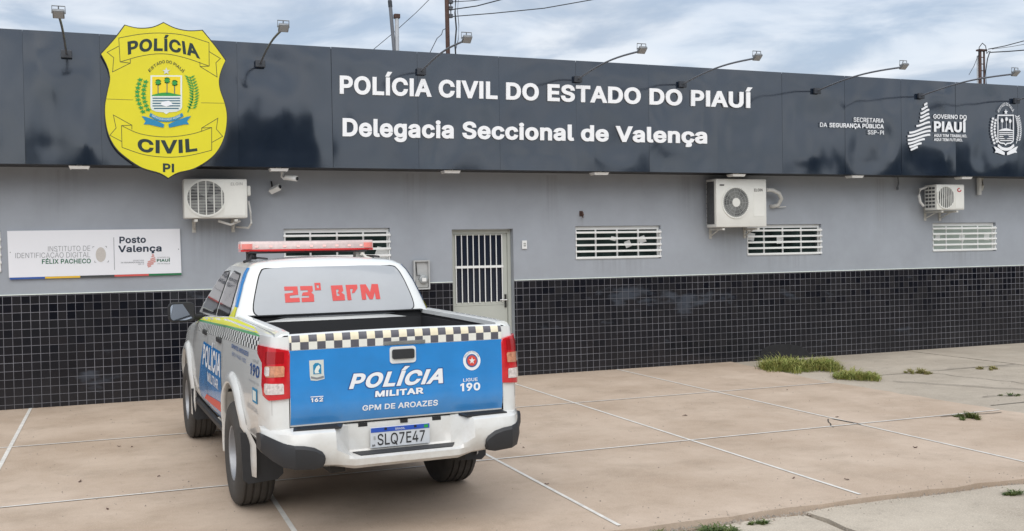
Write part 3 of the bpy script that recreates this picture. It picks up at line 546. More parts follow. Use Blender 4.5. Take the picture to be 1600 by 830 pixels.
M['hub_dark'] = mat('underbody', (.03, .028, .026), .85)
M['badge_red'] = mat('badge_red', (.65, .07, .05), .4); M['badge_blue'] = mat('badge_blue', (.05, .12, .30), .4)
M['orange'] = mat('orange_plastic', (.75, .20, .06), .5)
M['navy_txt'] = mat('navy_vinyl_text', (.01, .07, .25), .4)

# ------------------------------------------------------------------ the setting: ground
WY = 13.552; FY = 12.952; ZT = 1.365; ZB = 2.893; ZF = 4.43
XL, XR = -9.0, 24.0
def sheet(name, x0, x1, y0, y1, z, m, thick=None):
    bm = bmesh.new()
    if thick: box(bm, x0, x1, y0, y1, z-thick, z)
    else: bm.faces.new([bm.verts.new(q) for q in ((x0, y0, z), (x1, y0, z), (x1, y1, z), (x0, y1, z))])
    return tag(obj(name, bm, m), kind='structure')
sheet('ground', -500, 500, -500, 500, -.16, M['soil'])
def slab(name, outline, z, th, m, rag=0, seed=0):
    pts = []
    r2 = random.Random(seed)
    n = len(outline)
    for i, a in enumerate(outline):
        c = outline[(i+1) % n]; a = Vector(a); c = Vector(c); L = (c-a).length; k = max(1, int(L/.22)) if rag else 1
        for s in range(k):
            p = a+(c-a)*(s/k)
            if rag and s: p = p+Vector((r2.uniform(-rag, rag), r2.uniform(-rag, rag)))
            pts.append(p)
    bm = bmesh.new(); f = bm.faces.new([bm.verts.new((p.x, p.y, z)) for p in pts])
    ex = bmesh.ops.extrude_face_region(bm, geom=[f])
    for v in ex['geom']:
        if isinstance(v, bmesh.types.BMVert): v.co.z -= th
    return tag(obj(name, bm, m), kind='structure')
slab('forecourt', [(-9, 5.82), (3.6, 5.86), (5.1, 5.87), (9.05, 5.74), (8.84, 9.0), (8.74, 11.0), (8.95, 13.6), (-9, 13.6)], 0, .16, M['forecourt'], .026, 3)
slab('side_pavement', [(9.075, 5.76), (12.4, 5.70), (12.4, 13.62), (8.98, 13.62), (8.775, 11.0), (8.87, 9.0)], -.014, .15, M['slab_old'], .012, 5)
slab('side_pavement', [(12.42, 5.70), (26, 5.4), (26, 13.62), (12.42, 13.62)], -.010, .15, M['slab_old'], .012, 6)
slab('street_slab', [(-9, -30), (4.25, -30), (4.38, 5.76), (3.9, 5.80), (3.3, 5.73), (2.6, 5.69), (1.5, 5.74), (-9, 5.76)], -.032, .08, M['street'], .028, 8)
slab('street_slab', [(4.28, -30), (30, -30), (30, 5.2), (9.1, 5.66), (6.6, 5.77), (5.2, 5.83), (4.42, 5.80)], -.024, .09, M['street'], .024, 9)
sheet('soil_strip', -9, 12, 5.4, 6.0, -.062, M['soil'])
def line(pts, wd, z=.004):
    bm = flat(stroke(pts, wd), lambda u, v: Vector((u, v, z))); return tag(obj('painted_line', bm, M['joint']), kind='structure')
for x, a in ((-2.95, 5.9), (-.955, 5.9), (1.071, 5.9), (3.056, 5.95), (5.014, 5.95), (6.952, 5.9)): line([(x, a), (x, 13.53)], .030 if x > 3 else .036)
for y, xe in ((10.855, 8.74), (8.275, 8.84)): line([(-9, y), (xe, y)], .028, .0055)
def crack(pts, wd, z=.003):
    return tag(obj('pavement_crack', flat(stroke(pts, wd), lambda u, v: Vector((u, v, z))), M['crack']), kind='structure')
def wiggle(a, b, n, amp, seed):
    r2 = random.Random(seed); a = Vector(a); b = Vector(b); d = b-a; pn = Vector((-d.y, d.x)).normalized()
    return [tuple(a+d*(i/n)+pn*(r2.uniform(-amp, amp) if 0 < i < n else 0)) for i in range(n+1)]
def g2(px, py): v = G(px, py); return (v.x, v.y)
crack(wiggle(g2(1395, 595), g2(1600, 608), 12, .03, 1), .022, -.002); crack(wiggle(g2(1535, 620), g2(1600, 616), 6, .03, 2), .018, -.001)
crack(wiggle(g2(1480, 575), g2(1600, 571), 6, .02, 3), .016, -.002); crack(wiggle(g2(1294, 655), g2(1302, 668), 5, .02, 4), .012)
crack(wiggle(g2(1300, 655), g2(1345, 664), 6, .01, 5), .018, .007); crack(wiggle(g2(1470, 652), g2(1565, 645), 6, .012, 6), .018, .007)
crack(wiggle((9.06, 8.6), (12.4, 8.75), 14, .02, 7), .018, -.008); crack(wiggle((9.0, 11.2), (12.4, 11.3), 14, .02, 8), .016, -.008)

# ------------------------------------------------------------------ police station building
bld = thing('police_station', (7, WY, 0), 'long single storey grey police station with black tiled base and dark sign band', 'building')
DOORX0, DOORX1, DOORZ = 4.418, 5.335, 2.107
wins = [('w0', -2.7, -1.235), ('w1', 2.10, 3.53), ('w2', 6.316, 7.735), ('w3', 9.28, 10.70), ('w4', 13.01, 14.43)]
WZ0, WZ1 = 1.640, 2.135
def holed(x0, x1, z0, z1, holes, y0, y1):
    xs = sorted({x0, x1, *[h for q in holes for h in q[:2] if x0 < h < x1]}); zs = sorted({z0, z1, *[h for q in holes for h in q[2:] if z0 < h < z1]})
    solid = lambda i, j: 0 <= i < len(xs)-1 and 0 <= j < len(zs)-1 and not any(q[0]-1e-6 <= xs[i] and xs[i+1] <= q[1]+1e-6 and q[2]-1e-6 <= zs[j] and zs[j+1] <= q[3]+1e-6 for q in holes)
    bm = bmesh.new(); V = {}
    def v(i, j, k):
        if (i, j, k) not in V: V[i, j, k] = bm.verts.new((xs[i], (y0, y1)[k], zs[j]))
        return V[i, j, k]
    for i in range(len(xs)-1):
        for j in range(len(zs)-1):
            if not solid(i, j): continue
            bm.faces.new((v(i, j, 0), v(i+1, j, 0), v(i+1, j+1, 0), v(i, j+1, 0))); bm.faces.new((v(i, j, 1), v(i, j+1, 1), v(i+1, j+1, 1), v(i+1, j, 1)))
            for di, dj, a, c in ((-1, 0, (i, j), (i, j+1)), (1, 0, (i+1, j), (i+1, j+1)), (0, -1, (i, j), (i+1, j)), (0, 1, (i, j+1), (i+1, j+1))):
                if not solid(i+di, j+dj): bm.faces.new((v(*a, 0), v(*c, 0), v(*c, 1), v(*a, 1)))
    return bm
holes = [(a, c, WZ0, WZ1) for _, a, c in wins] + [(DOORX0, DOORX1, 0, DOORZ)]
obj('wall', holed(XL, XR, 0, ZB+.4, holes, WY, WY+.22), M['wall'], bld)
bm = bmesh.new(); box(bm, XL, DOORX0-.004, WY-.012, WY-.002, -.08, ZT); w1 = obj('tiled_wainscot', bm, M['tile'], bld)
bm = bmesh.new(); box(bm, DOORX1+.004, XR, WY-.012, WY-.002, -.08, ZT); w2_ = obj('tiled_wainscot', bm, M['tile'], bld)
obj('tile_trim', B(XL, DOORX0-.004, WY-.016, WY-.001, ZT+.001, ZT+.012), M['pale'], bld); obj('tile_trim', B(DOORX1+.004, XR, WY-.016, WY-.001, ZT+.001, ZT+.012), M['pale'], bld)
obj('end_wall', B(XL, XL+.2, WY+.24, WY+9, 0, 4.2), M['wall'], bld); obj('end_wall', B(XR-.2, XR, WY+.24, WY+9, 0, 4.2), M['wall'], bld)
obj('roof', B(XL, XR, WY+.02, WY+9, ZB+.42, ZB+.62), M['roof'], bld)
so_ = [(1188, 556), (1190, 548), (1200, 541), (1216, 538), (1236, 538.5), (1252, 542), (1262, 549), (1268, 558), (1268, 568), (1186, 568)]
obj('dark_patch', flat([smoothpts(so_, 3, True)], lambda a, c: P(a, c, WY-.0142)), M['patch_black'], w2_)  # near-black rounded patch low on the tiles, behind the grass
# sign band
band = obj('sign_band', B(XL, XR, FY+.02, WY+.015, ZB+.012, ZF-.015), M['fascia_dark'], bld)
seams = [XL, -7.2, -6.0, -4.8, -3.6, -2.4] + [P(px, 180, FY).x for px in (38, 158, 372, 519, 653, 780, 900, 1013, 1120, 1222, 1320, 1408, 1493, 1590)] + [15.6, 16.8, 18, 19.2, 20.4, 21.6, 22.8, XR]
tilt = {}
for i, (a, c) in enumerate(zip(seams, seams[1:])):
    r2 = random.Random(100+i); bm = bmesh.new(); nx, nz = max(8, int((c-a)/.04)), 40; gp = .0009
    ph = [r2.uniform(0, 50) for _ in range(3)]; tx_, tz_ = r2.uniform(-.003, .003), r2.uniform(-.004, .006)+tilt.get(i, 0)
    prd = .009 if 518 < 0 else 0
    vr = []
    for jz in range(nz+1):
        row = []
        for ix in range(nx+1):
            u, v = ix/nx, jz/nz; x = a+gp+(c-a-2*gp)*u; z = ZB+(ZF-ZB)*v
            e = min(1, 5*min(u, 1-u))*min(1, 5*min(v, 1-v)+.3)
            d = noise.noise(Vector((x*1.3+ph[0], z*1.3, ph[1])))*.013*e + noise.noise(Vector((x*3.1+ph[2], z*2.2, 3)))*.0045*e
            d += (u-.5)*(c-a)*tx_ + (v-.5)*(ZF-ZB)*tz_
            if 9 <= i <= 13: d += .010
            row.append(bm.verts.new((x, FY-d, z)))
        vr.append(row)
    fs = [bm.faces.new((vr[j][k], vr[j][k+1], vr[j+1][k+1], vr[j+1][k])) for j in range(nz) for k in range(nx)]
    obj('cladding_panel', bm, M['fascia'], band, smooth=60, recalc=False)
# lettering on the band
LY = FY-.030
def fas(px, py): return P(px, py, LY)
obj('lettering', text('POLÍCIA CIVIL DO ESTADO DO PIAUÍ', [(531, 146.5), (1176, 169)], [(531, 118), (1176, 144.5)], fas, (0, .018, 0), bold=.046, spacing=1.0), M['white_letter'], band)
obj('lettering', text('Delegacia Seccional de Valença', [(535.5, 213), (1105, 224.5)], [(535.5, 184.5), (1105, 201)], fas, (0, .018, 0), bold=.046, spacing=1.0), M['white_letter'], band)
vfn = lambda px, py: P(px, py, FY-.022); th = (0, .004, 0)
for s_, b, t_, bo in (('SECRETARIA', [(1334, 190.5), (1381, 192)], [(1334, 183.5), (1381, 185.5)], .012), ('DA', [(1281.5, 198.3), (1292.5, 198.8)], [(1281.5, 191.5), (1292.5, 192)], .012),
                     ('SEGURANÇA PÚBLICA', [(1296, 199), (1381, 201)], [(1296, 192), (1381, 194.5)], .035), ('SSP-PI', [(1356, 210), (1381, 210.7)], [(1356, 203.5), (1381, 204.2)], .012),
                     ('GOVERNO DO', [(1458.5, 185.5), (1510.5, 186.5)], [(1458.5, 178.5), (1510.5, 180)], .025), ('PIAUÍ', [(1459.5, 206), (1510.5, 207)], [(1459.5, 189.5), (1510.5, 191)], .055),
                     ('AQUI TEM TRABALHO.', [(1459.5, 213.8), (1511, 215)], [(1459.5, 209.3), (1511, 210.5)], .025), ('AQUI TEM FUTURO.', [(1459.5, 220.3), (1504, 221.3)], [(1459.5, 215.8), (1504, 216.8)], .025)):
    obj('lettering', text(s_, b, t_, vfn, th, bold=bo), M['vinyl_white'], band)
# striped map emblem (left edge x, right edge x, y left, y right)
bm = bmesh.new()
for xl, xr, yl, yr in ((1444, 1449, 164, 161.5), (1440, 1449.5, 171, 166.5), (1438.5, 1452, 177.5, 171.5), (1438, 1452, 183.5, 178), (1437, 1453, 189.5, 183.5), (1432, 1453, 197, 191), (1421, 1454.5, 207.5, 198), (1418.5, 1454, 213, 204.5), (1418.5, 1453.5, 219, 210.5), (1419, 1445, 224.5, 217.5), (1421, 1440, 229.5, 224), (1423, 1434, 234, 230)):
    n = 8; pts = [(xl+(xr-xl)*i/n, yl+(yr-yl)*(3*(i/n)**2-2*(i/n)**3)) for i in range(n+1)]
    flat(stroke(pts, 3.1), vfn, off=th, bm=bm)
obj('map_emblem', bm, M['vinyl_white'], band)

def arms(fn, off, parent, sx, sy, ox, oy, mono):
    """state arms drawn in a 100 x 100 frame: fn maps pixels, (ox, oy) origin and (sx, sy) scale, y down"""
    q = lambda pts: [(ox+a*sx, oy+c*sy) for a, c in pts]
    def put(name, m, polys, o=off, k=1):
        f2 = (lambda a, c: fn(a, c)+Vector(o)*k); return obj(name, flat([q(p) for p in polys], f2, off=Vector(o)*-.9), m, parent)
    up = k = Vector(off)
    W_ = M['vinyl_white']
    sh = [(27, 26), (73, 26), (73, 76), (71, 80), (65, 83), (54, 84), (50, 87), (46, 84), (35, 83), (29, 80), (27, 76)]
    if mono:
        put('shield_outline', W_, stroke(sh, 2.6, True))
    else:
        put('shield_outline', M['pale'], [sh]); put('shield_sky', M['sun_yellow'], [[(29.5, 28), (70.5, 28), (70.5, 60), (29.5, 60)]], k=2)
        put('shield_water', M['pale'], [[(29.5, 57), (70.5, 57), (70.5, 75), (68, 80), (60, 81.5), (40, 81.5), (32, 80), (29.5, 75)]], k=3)
    hill = smoothpts([(29, 57), (40, 54), (52, 53), (62, 55), (71, 57)], 3)
    put('hill', W_ if mono else M['green'], [hill+[(71, 58.5), (29, 58.5)]], k=4)
    for y in (62, 66, 70, 74, 78): put('river_line', W_ if mono else M['navy'], [[(30 if y < 76 else 32, y-.9), (70 if y < 76 else 68, y-.9), (70 if y < 76 else 68, y+.9), (30 if y < 76 else 32, y+.9)]], k=4)
    put('fish', W_ if not mono else M['fascia'], [[(42, 70), (46, 67), (54, 66), (58, 70), (61, 73), (56, 73), (50, 75), (43, 73)]], k=5)
    for x, y in ((38, 37), (51, 34), (62, 38)):
        tr_ = stroke([(x, 55), (x, y)], 1.1); pk = W_ if mono else M['navy']; put('palm_trunk', pk, tr_, k=5)
        star = []
        for i in range(18):
            a = i/18*2*math.pi; r = 5.0 if i % 2 else 2.9; star.append((x+r*math.cos(a), y+r*.95*math.sin(a)))
        put('palm_crown', W_ if mono else M['green'], [star], k=6)
    # left leafy branch, right palm frond
    r2 = random.Random(4); lf = []
    for i in range(17):
        f = i/16; x = 15+(-6*math.sin(f*math.pi))+(6 if i % 2 else -3)+f*4; y = 33+f*50; r = 4.6
        ang = r2.uniform(0, 6); lf.append([(x+r*(1 if j % 2 else .5)*math.cos(ang+j*math.pi/5), y+r*.8*(1 if j % 2 else .5)*math.sin(ang+j*math.pi/5)) for j in range(10)])
    put('leaf_branch', W_ if mono else M['green'], lf, k=2)
    fr = stroke([(84, 28), (89, 45), (88, 65), (81, 84)], 1.2)
    for i in range(12):
        f = i/11; x = 84+6.5*math.sin(f*2.6); y = 30+f*48
        for s in (-1, 1): fr.append([(x, y), (x+s*4, y-3.2), (x+s*7.5, y-4.2), (x+s*4.2, y-.2)])
    put('palm_frond', W_ if mono else M['green'], fr, k=3)
    # ribbons
    rb = M['teal'] if not mono else W_
    put('ribbon', rb, [smoothpts([(27, 85), (38, 91), (50, 93), (62, 91), (73, 85)], 3)+smoothpts([(75, 90), (63, 97), (50, 99), (37, 97), (25, 90)], 3)], k=4)
    put('ribbon_tail', rb, [[(14, 90), (20, 91), (36, 97), (47, 103), (46, 108), (40, 107), (24, 103), (17, 103), (20, 98)], [(86, 90), (80, 91), (64, 97), (53, 103), (54, 108), (60, 107), (76, 103), (83, 103), (80, 98)]], k=3)
    if not mono:
        bmr = text('IMPAVIDUM FERIENT RUINAE', q([(29, 90.4), (50, 97), (71, 90.4)]), q([(30, 87.4), (50, 94), (70, 87.4)]), lambda a, c: fn(a, c)+Vector(off)*5, None, bold=.01); obj('motto', bmr, M['pale'], parent)
    st = [(50+(6 if i % 2 == 0 else 2.5)*math.sin(i*math.pi/5), 19.5-(6 if i % 2 == 0 else 2.5)*math.cos(i*math.pi/5)) for i in range(10)]
    put('star', W_ if mono else M['silver'], [st], k=3)
    bmt = bmesh.new()
    if mono: text('ESTADO DO PIAUÍ', q([(29, 20.5), (50, 6), (71, 20.5)]), q([(26, 16), (50, 0), (74, 16)]), lambda a, c: fn(a, c)+Vector(off)*2, None, bmt, bold=.015)
    else: text('ESTADO DO PIAUÍ', q([(26, 21), (50, 6.5), (74, 22.5)]), q([(23.5, 17.5), (50, 2), (76.5, 19)]), lambda a, c: fn(a, c)+Vector(off)*2, None, bmt, bold=.012)
    obj('arms_lettering', bmt, W_ if mono else M['ink'], parent)
armsW = obj('arms_emblem', flat([[(1559, 182), (1585, 183), (1585, 216), (1572, 221), (1559, 216)]], lambda a, c: P(a, c, FY-.018), off=(0, .003, 0)), M['fascia'], None)
arms_root = thing('white_arms_emblem', P(1571, 240, FY-.02), 'white vinyl state coat of arms at the far right end of the dark sign band', 'emblem')
bpy.data.objects.remove(armsW)
arms(lambda a, c: P(a, c, FY-.016), (0, -.0022, 0), arms_root, .525, .76, 1545, 160.5, True)

# door
dr = obj('door', B(DOORX0+.055, DOORX1-.055, WY+.135, WY+.165, .02, 1.02), M['door'], bld)
fr_ = bmesh.new(); dy0, dy1 = WY+.10, WY+.20
for a in ((DOORX0+.004, DOORX0+.05, dy0, dy1, 0, DOORZ-.004), (DOORX1-.05, DOORX1-.004, dy0, dy1, 0, DOORZ-.004), (DOORX0+.05, DOORX1-.05, dy0+.002, dy1, DOORZ-.06, DOORZ-.004)): box(fr_, *a)
obj('door_frame', fr_, M['door'], dr)
gz0, gz1, gx0, gx1 = 1.07, 2.02, DOORX0+.085, DOORX1-.125
lf_ = bmesh.new()
for a in ((DOORX0+.055, gx0, dy0+.03, dy0+.07, 1.022, DOORZ-.062), (gx1, DOORX1-.052, dy0+.03, dy0+.07, 1.022, DOORZ-.062), (gx0, gx1, dy0+.031, dy0+.069, 1.022, gz0), (gx0, gx1, dy0+.031, dy0+.069, gz1, DOORZ-.062)): box(lf_, *a)
obj('leaf_frame', lf_, M['door'], dr)
obj('glass', B(gx0-.004, gx1+.004, dy0+.05, dy0+.056, gz0-.004, gz1+.004), M['door_glass'], dr)
gb = bmesh.new()
for i in range(9):
    x = gx0+.006+(gx1-gx0-.012)*i/8; box(gb, x-.006, x+.006, dy0+.012, dy0+.026, gz0-.01, gz1+.01)
obj('grille_bars', gb, M['win_white'], dr)
obj('mid_rail', B(gx0-.01, gx1+.01, dy0+.008, dy0+.028, 1.555, 1.59), M['win_white'], dr)
hb = bmesh.new(); box(hb, DOORX1-.10, DOORX1-.07, dy0+.018, dy0+.029, .98, 1.17, .004); tube(hb, [(DOORX1-.085, dy0+.02, 1.09), (DOORX1-.085, dy0-.03, 1.09)], .009); obj('handle_plate', hb, M['handle'], dr)
obj('handle', TB([(DOORX1-.082, dy0-.03, 1.09), (DOORX1-.19, dy0-.032, 1.092)], .009), M['metal'], dr)
obj('threshold', B(DOORX0, DOORX1, WY-.01, WY+.22, -.02, .014), M['slab_old'], dr)
add_streaks(M['wall'], [(7-7+a_-7, b_, c_, d_) for a_, b_, c_, d_ in ((1.2, 2.25, .8, .42), (9.05, 2.15, .8, .45), (13.4, 2.35, .9, .3), (2.8, 1.64, .30, .7), (7.0, 1.64, .30, .7), (10.0, 1.64, .30, .7), (13.7, 1.64, .30, .7), (6.4, 2.30, .6, .07), (11.9, 2.88, 1.2, .16), (5.9, 2.88, .9, .22), (8.2, 2.88, .8, .2), (-.6, 2.88, .7, .3), (3.9, 2.88, .8, .2))], (.21, .22, .225))
# windows
for k, (nm, a, c) in enumerate(wins):
    pale = nm == 'w4'; y0 = WY+.05
    f = bmesh.new()
    for q in ((a+.004, a+.034, y0, y0+.05, WZ0+.004, WZ1-.004), (c-.034, c-.004, y0, y0+.05, WZ0+.004, WZ1-.004), (a+.034, c-.034, y0+.001, y0+.05, WZ0+.004, WZ0+.034), (a+.034, c-.034, y0+.001, y0+.05, WZ1-.055, WZ1-.004)): box(f, *q)
    for i in (1, 2, 3):
        x = a+(c-a)*i/4; box(f, x-.012, x+.012, y0+.004, y0+.046, WZ0+.034, WZ1-.055)
    wn = obj('window', f, M['win_white'], bld)
    obj('pane', B(a+.03, c-.03, y0+.018, y0+.026, WZ0+.03, WZ1-.05), M['glass_pale' if pale else 'glass'], wn)
    g = bmesh.new()
    for i in range(5):
        z = WZ0+.03+(WZ1-WZ0-.125)*i/4; box(g, a-.006, c+.006 if i else c, WY-.022, WY-.004, z-.015, z+.015, .003)
    for x in (a+.01, c-.01): box(g, x-.006, x+.006, WY-.003, WY+.085, WZ0+.02, WZ1-.06)
    obj('security_bars', g, M['win_white'], wn)
    r2 = random.Random(k)
    for fx, fz, sx_, sz_ in {'w2': ((.63, .45, .05, .05), (.80, .58, .06, .05), (.46, .62, .05, .03)), 'w3': ((.08, .62, .07, .06), (.46, .5, .05, .06)), 'w4': ((.12, .5, .05, .05), (.5, .48, .06, .06), (.9, .5, .06, .06)), 'w1': ((.93, .3, .09, .08),), 'w0': ()}[nm]:
        x = a+(c-a)*fx; z = WZ0+(WZ1-WZ0)*fz; b_ = r2.uniform(-.4, .4)
        pts = [(x+sx_*(math.cos(b_)*u-math.sin(b_)*v), z+sz_*(math.sin(b_)*u+math.cos(b_)*v)) for u, v in ((-1, -1), (1, -1), (1, 1), (-1, 1))]
        obj('taped_paper', flat([pts], lambda u, v: Vector((u, y0+.014, v)), off=(0, .002, 0)), M['paper'], wn)

# ------------------------------------------------------------------ yellow shield sign
SYF = FY-.13
sg = thing('shield_sign', P(258, 280, SYF), 'yellow shield shaped sign reading POLÍCIA CIVIL PI mounted on the dark sign band', 'sign')
def S(px, py): return (150+px/3.319, 30+py/3.319)
def Sp(k): return lambda a, c: P(a, c, SYF-.001*k)
outl = [(147, 28)]+smoothpts([(147, 28), (215, 44), (290, 40), (350, 15)], 4)[1:]+smoothpts([(350, 15), (410, 44), (480, 58), (553, 55)], 4)[1:]+smoothpts([(553, 55), (590, 100), (630, 150), (675, 212)], 3)[1:]
outl += smoothpts([(675, 212), (652, 265), (641, 318), (648, 370), (672, 440), (683, 510), (672, 600), (640, 675), (590, 730), (510, 778), (425, 800), (375, 828)], 4)[1:]
outl += smoothpts([(375, 828), (330, 802), (240, 775), (160, 725), (100, 670), (62, 600), (45, 520), (43, 450), (55, 380), (68, 320), (66, 280), (50, 230), (22, 178)], 4)[1:]+smoothpts([(22, 178), (62, 135), (105, 85), (147, 28)], 3)[1:-1]
o_px = [S(*p) for p in outl]
obj('sign_box', flat([o_px], lambda a, c: P(a, c, SYF), off=(0, .10, 0)), M['sign_edge'], sg)
cx, cy = 262, 158
inn = [(cx+(a-cx)*.985, cy+(c-cy)*.987) for a, c in o_px]
obj('sign_face', flat([inn], lambda a, c: P(a, c, SYF-.003), off=(0, .002, 0)), M['yellow'], sg)
ln = []
def L(pts, w_=3.2, cl=False, sm=0): ln.extend(stroke([S(*p) for p in (smoothpts(pts, 5) if sm else pts)], w_/3.319, cl))
L([(118, 98), (230, 78), (340, 72), (460, 84), (586, 122)], sm=1); L([(125, 222), (240, 190), (350, 180), (460, 200), (587, 244)], sm=1); L([(118, 98), (125, 222)]); L([(586, 122), (587, 244)])
L([(118, 140), (58, 172), (92, 200), (86, 274), (178, 228), (178, 205)]); L([(125, 222), (178, 228)]); L([(586, 168), (645, 204), (622, 226), (628, 300), (540, 246), (538, 222)]); L([(587, 244), (540, 246)])
L([(132, 552), (230, 595), (365, 611), (500, 595), (600, 562)], sm=1); L([(135, 665), (250, 703), (370, 716), (480, 708), (600, 680)], sm=1); L([(132, 552), (135, 665)]); L([(600, 562), (600, 680)])
L([(132, 552), (186, 550), (186, 572)]); L([(186, 550), (90, 497), (104, 565), (72, 602), (134, 635)]); L([(600, 562), (548, 565), (548, 582)]); L([(548, 565), (632, 514), (624, 570), (657, 608), (600, 640)])
L([(50, 414), (192, 419)], 2); L([(545, 434), (670, 436)], 2)
obj('banner_outline', flat(ln, Sp(4), off=(0, .0008, 0)), M['ink_thin'], sg)
for s_, b, t_ in (('POLÍCIA', [S(166, 185), S(353, 166), S(541, 207)], [S(163, 117), S(353, 101), S(523, 134)]), ('CIVIL', [S(218, 685), S(370, 697), S(526, 684)], [S(214, 617), S(370, 628), S(518, 614)]), ('PI', [S(347, 793), S(405, 795)], [S(347, 748), S(405, 750)])):
    obj('lettering', text(s_, b, t_, Sp(5), (0, .001, 0), bold=.05, spacing=1.02), M['ink'], sg)
arms(Sp(6), (0, -.0012, 0), sg, 3.57/3.319, 3.30/3.319, 150+186/3.319, 30+206/3.319, False)

# ------------------------------------------------------------------ institute sign board on the wall
BY = WY-.03
sb_ = thing('sign_board', P(147, 435, BY), 'white rectangular sign board with coloured bottom strip beside the small left window', 'sign')
def bq(px, py, k=0): return P(px, py, BY-.001*k)
obj('board', flat([[(11, 361), (281, 357.5), (283.5, 426.5), (14, 434)]], lambda a, c: bq(a, c), off=(0, .025, 0)), M['board'], sb_)
for m_, a, c in (('b_blue', 0, .205), ('b_yel', .205, .41), ('b_dark', .41, .61), ('b_red', .61, .81), ('b_grn', .81, 1)):
    x0, x1 = 15.5+268*a, 15.5+268*c; ya, yc = 434.2-7.5*a, 434.2-7.5*c
    obj('colour_strip', flat([[(x0, ya), (x1, yc), (x1, yc+2.8), (x0, ya+2.8)]], lambda u, v: bq(u, v), off=(0, .025, 0)), M[m_], sb_)
def bt(s, x0, x1, yb0, yb1, h, m_, bold): return obj('lettering', text(s, [(x0, yb0), (x1, yb1)], [(x0, yb0-h), (x1, yb1-h)], lambda a, c: bq(a, c, 2), (0, .001, 0), bold=bold), M[m_], sb_)
bt('INSTITUTO DE', 75, 141, 393, 392, 8, 'txt_grey', -.012); bt('IDENTIFICAÇÃO DIGITAL', 24, 141, 403.5, 402, 8, 'txt_grey', -.012); bt('FÉLIX PACHECO', 65.5, 142, 412.5, 411.5, 7.3, 'txt_green', .03)
bt('Posto', 186.5, 228, 380.5, 379.5, 10.5, 'txt_navy', .04); bt('Valença', 184.5, 252.5, 394.5, 393, 10.5, 'txt_navy', .04); bt('PIAUÍ', 245, 266, 409.3, 409, 4.4, 'txt_green', .05)
bt('GOVERNO DO', 246, 265, 403.3, 403, 1.8, 'txt_grey', 0); bt('SECRETARIA', 208, 225, 408.3, 408, 2, 'txt_grey', 0); bt('DA SEGURANÇA PÚBLICA', 189, 225, 411.5, 411, 2, 'txt_grey', .02); bt('SSP-PI', 216, 225, 414, 413.7, 1.8, 'txt_grey', 0); bt('AQUI TEM TRABALHO', 246, 266, 413, 412.8, 1.6, 'txt_grey', 0)
obj('divider_line', flat([[(177.3, 371), (178.1, 371), (179.3, 422), (178.5, 422)]], lambda a, c: bq(a, c, 2), off=(0, .001, 0)), M['txt_grey'], sb_)
fp = [(157.5+8*math.cos(t*math.pi/12), 398+11.5*math.sin(t*math.pi/12)) for t in range(24)]; obj('fingerprint', flat([fp], lambda a, c: bq(a, c, 2), off=(0, .001, 0)), M['finger'], sb_)
cm = []
for x, y, sx_, sy_ in ((145, 385.5, 1, 1), (166.5, 385, -1, 1), (148, 410, 1, -1), (169.5, 409.5, -1, -1)): cm += stroke([(x, y+2.4*sy_), (x, y), (x+2.4*sx_, y)], .7)
obj('corner_marks', flat(cm, lambda a, c: bq(a, c, 2), off=(0, .001, 0)), M['txt_grey'], sb_)
st_ = []
for xl, xr, yl, yr in ((237.5, 240, 398.5, 397.5), (236.5, 241, 401.5, 399.8), (235, 242.5, 405.5, 402.8), (231, 243, 409.5, 405.6), (230, 243, 412.5, 408.5), (230, 240, 415, 412), (231, 236, 417.3, 415.6)): st_ += stroke([(xl, yl), (xr, yr)], 2.2)
obj('map_emblem', flat(st_, lambda a, c: bq(a, c, 2), off=(0, .001, 0)), M['skin_pink'], sb_)
for px, py in ((16, 394.5), (279, 389.5)): obj('screw_head', flat([[(px+.9*math.cos(i), py+.9*math.sin(i)) for i in range(6)]], lambda a, c: bq(a, c, 2), off=(0, .001, 0)), M['txt_grey'], sb_)

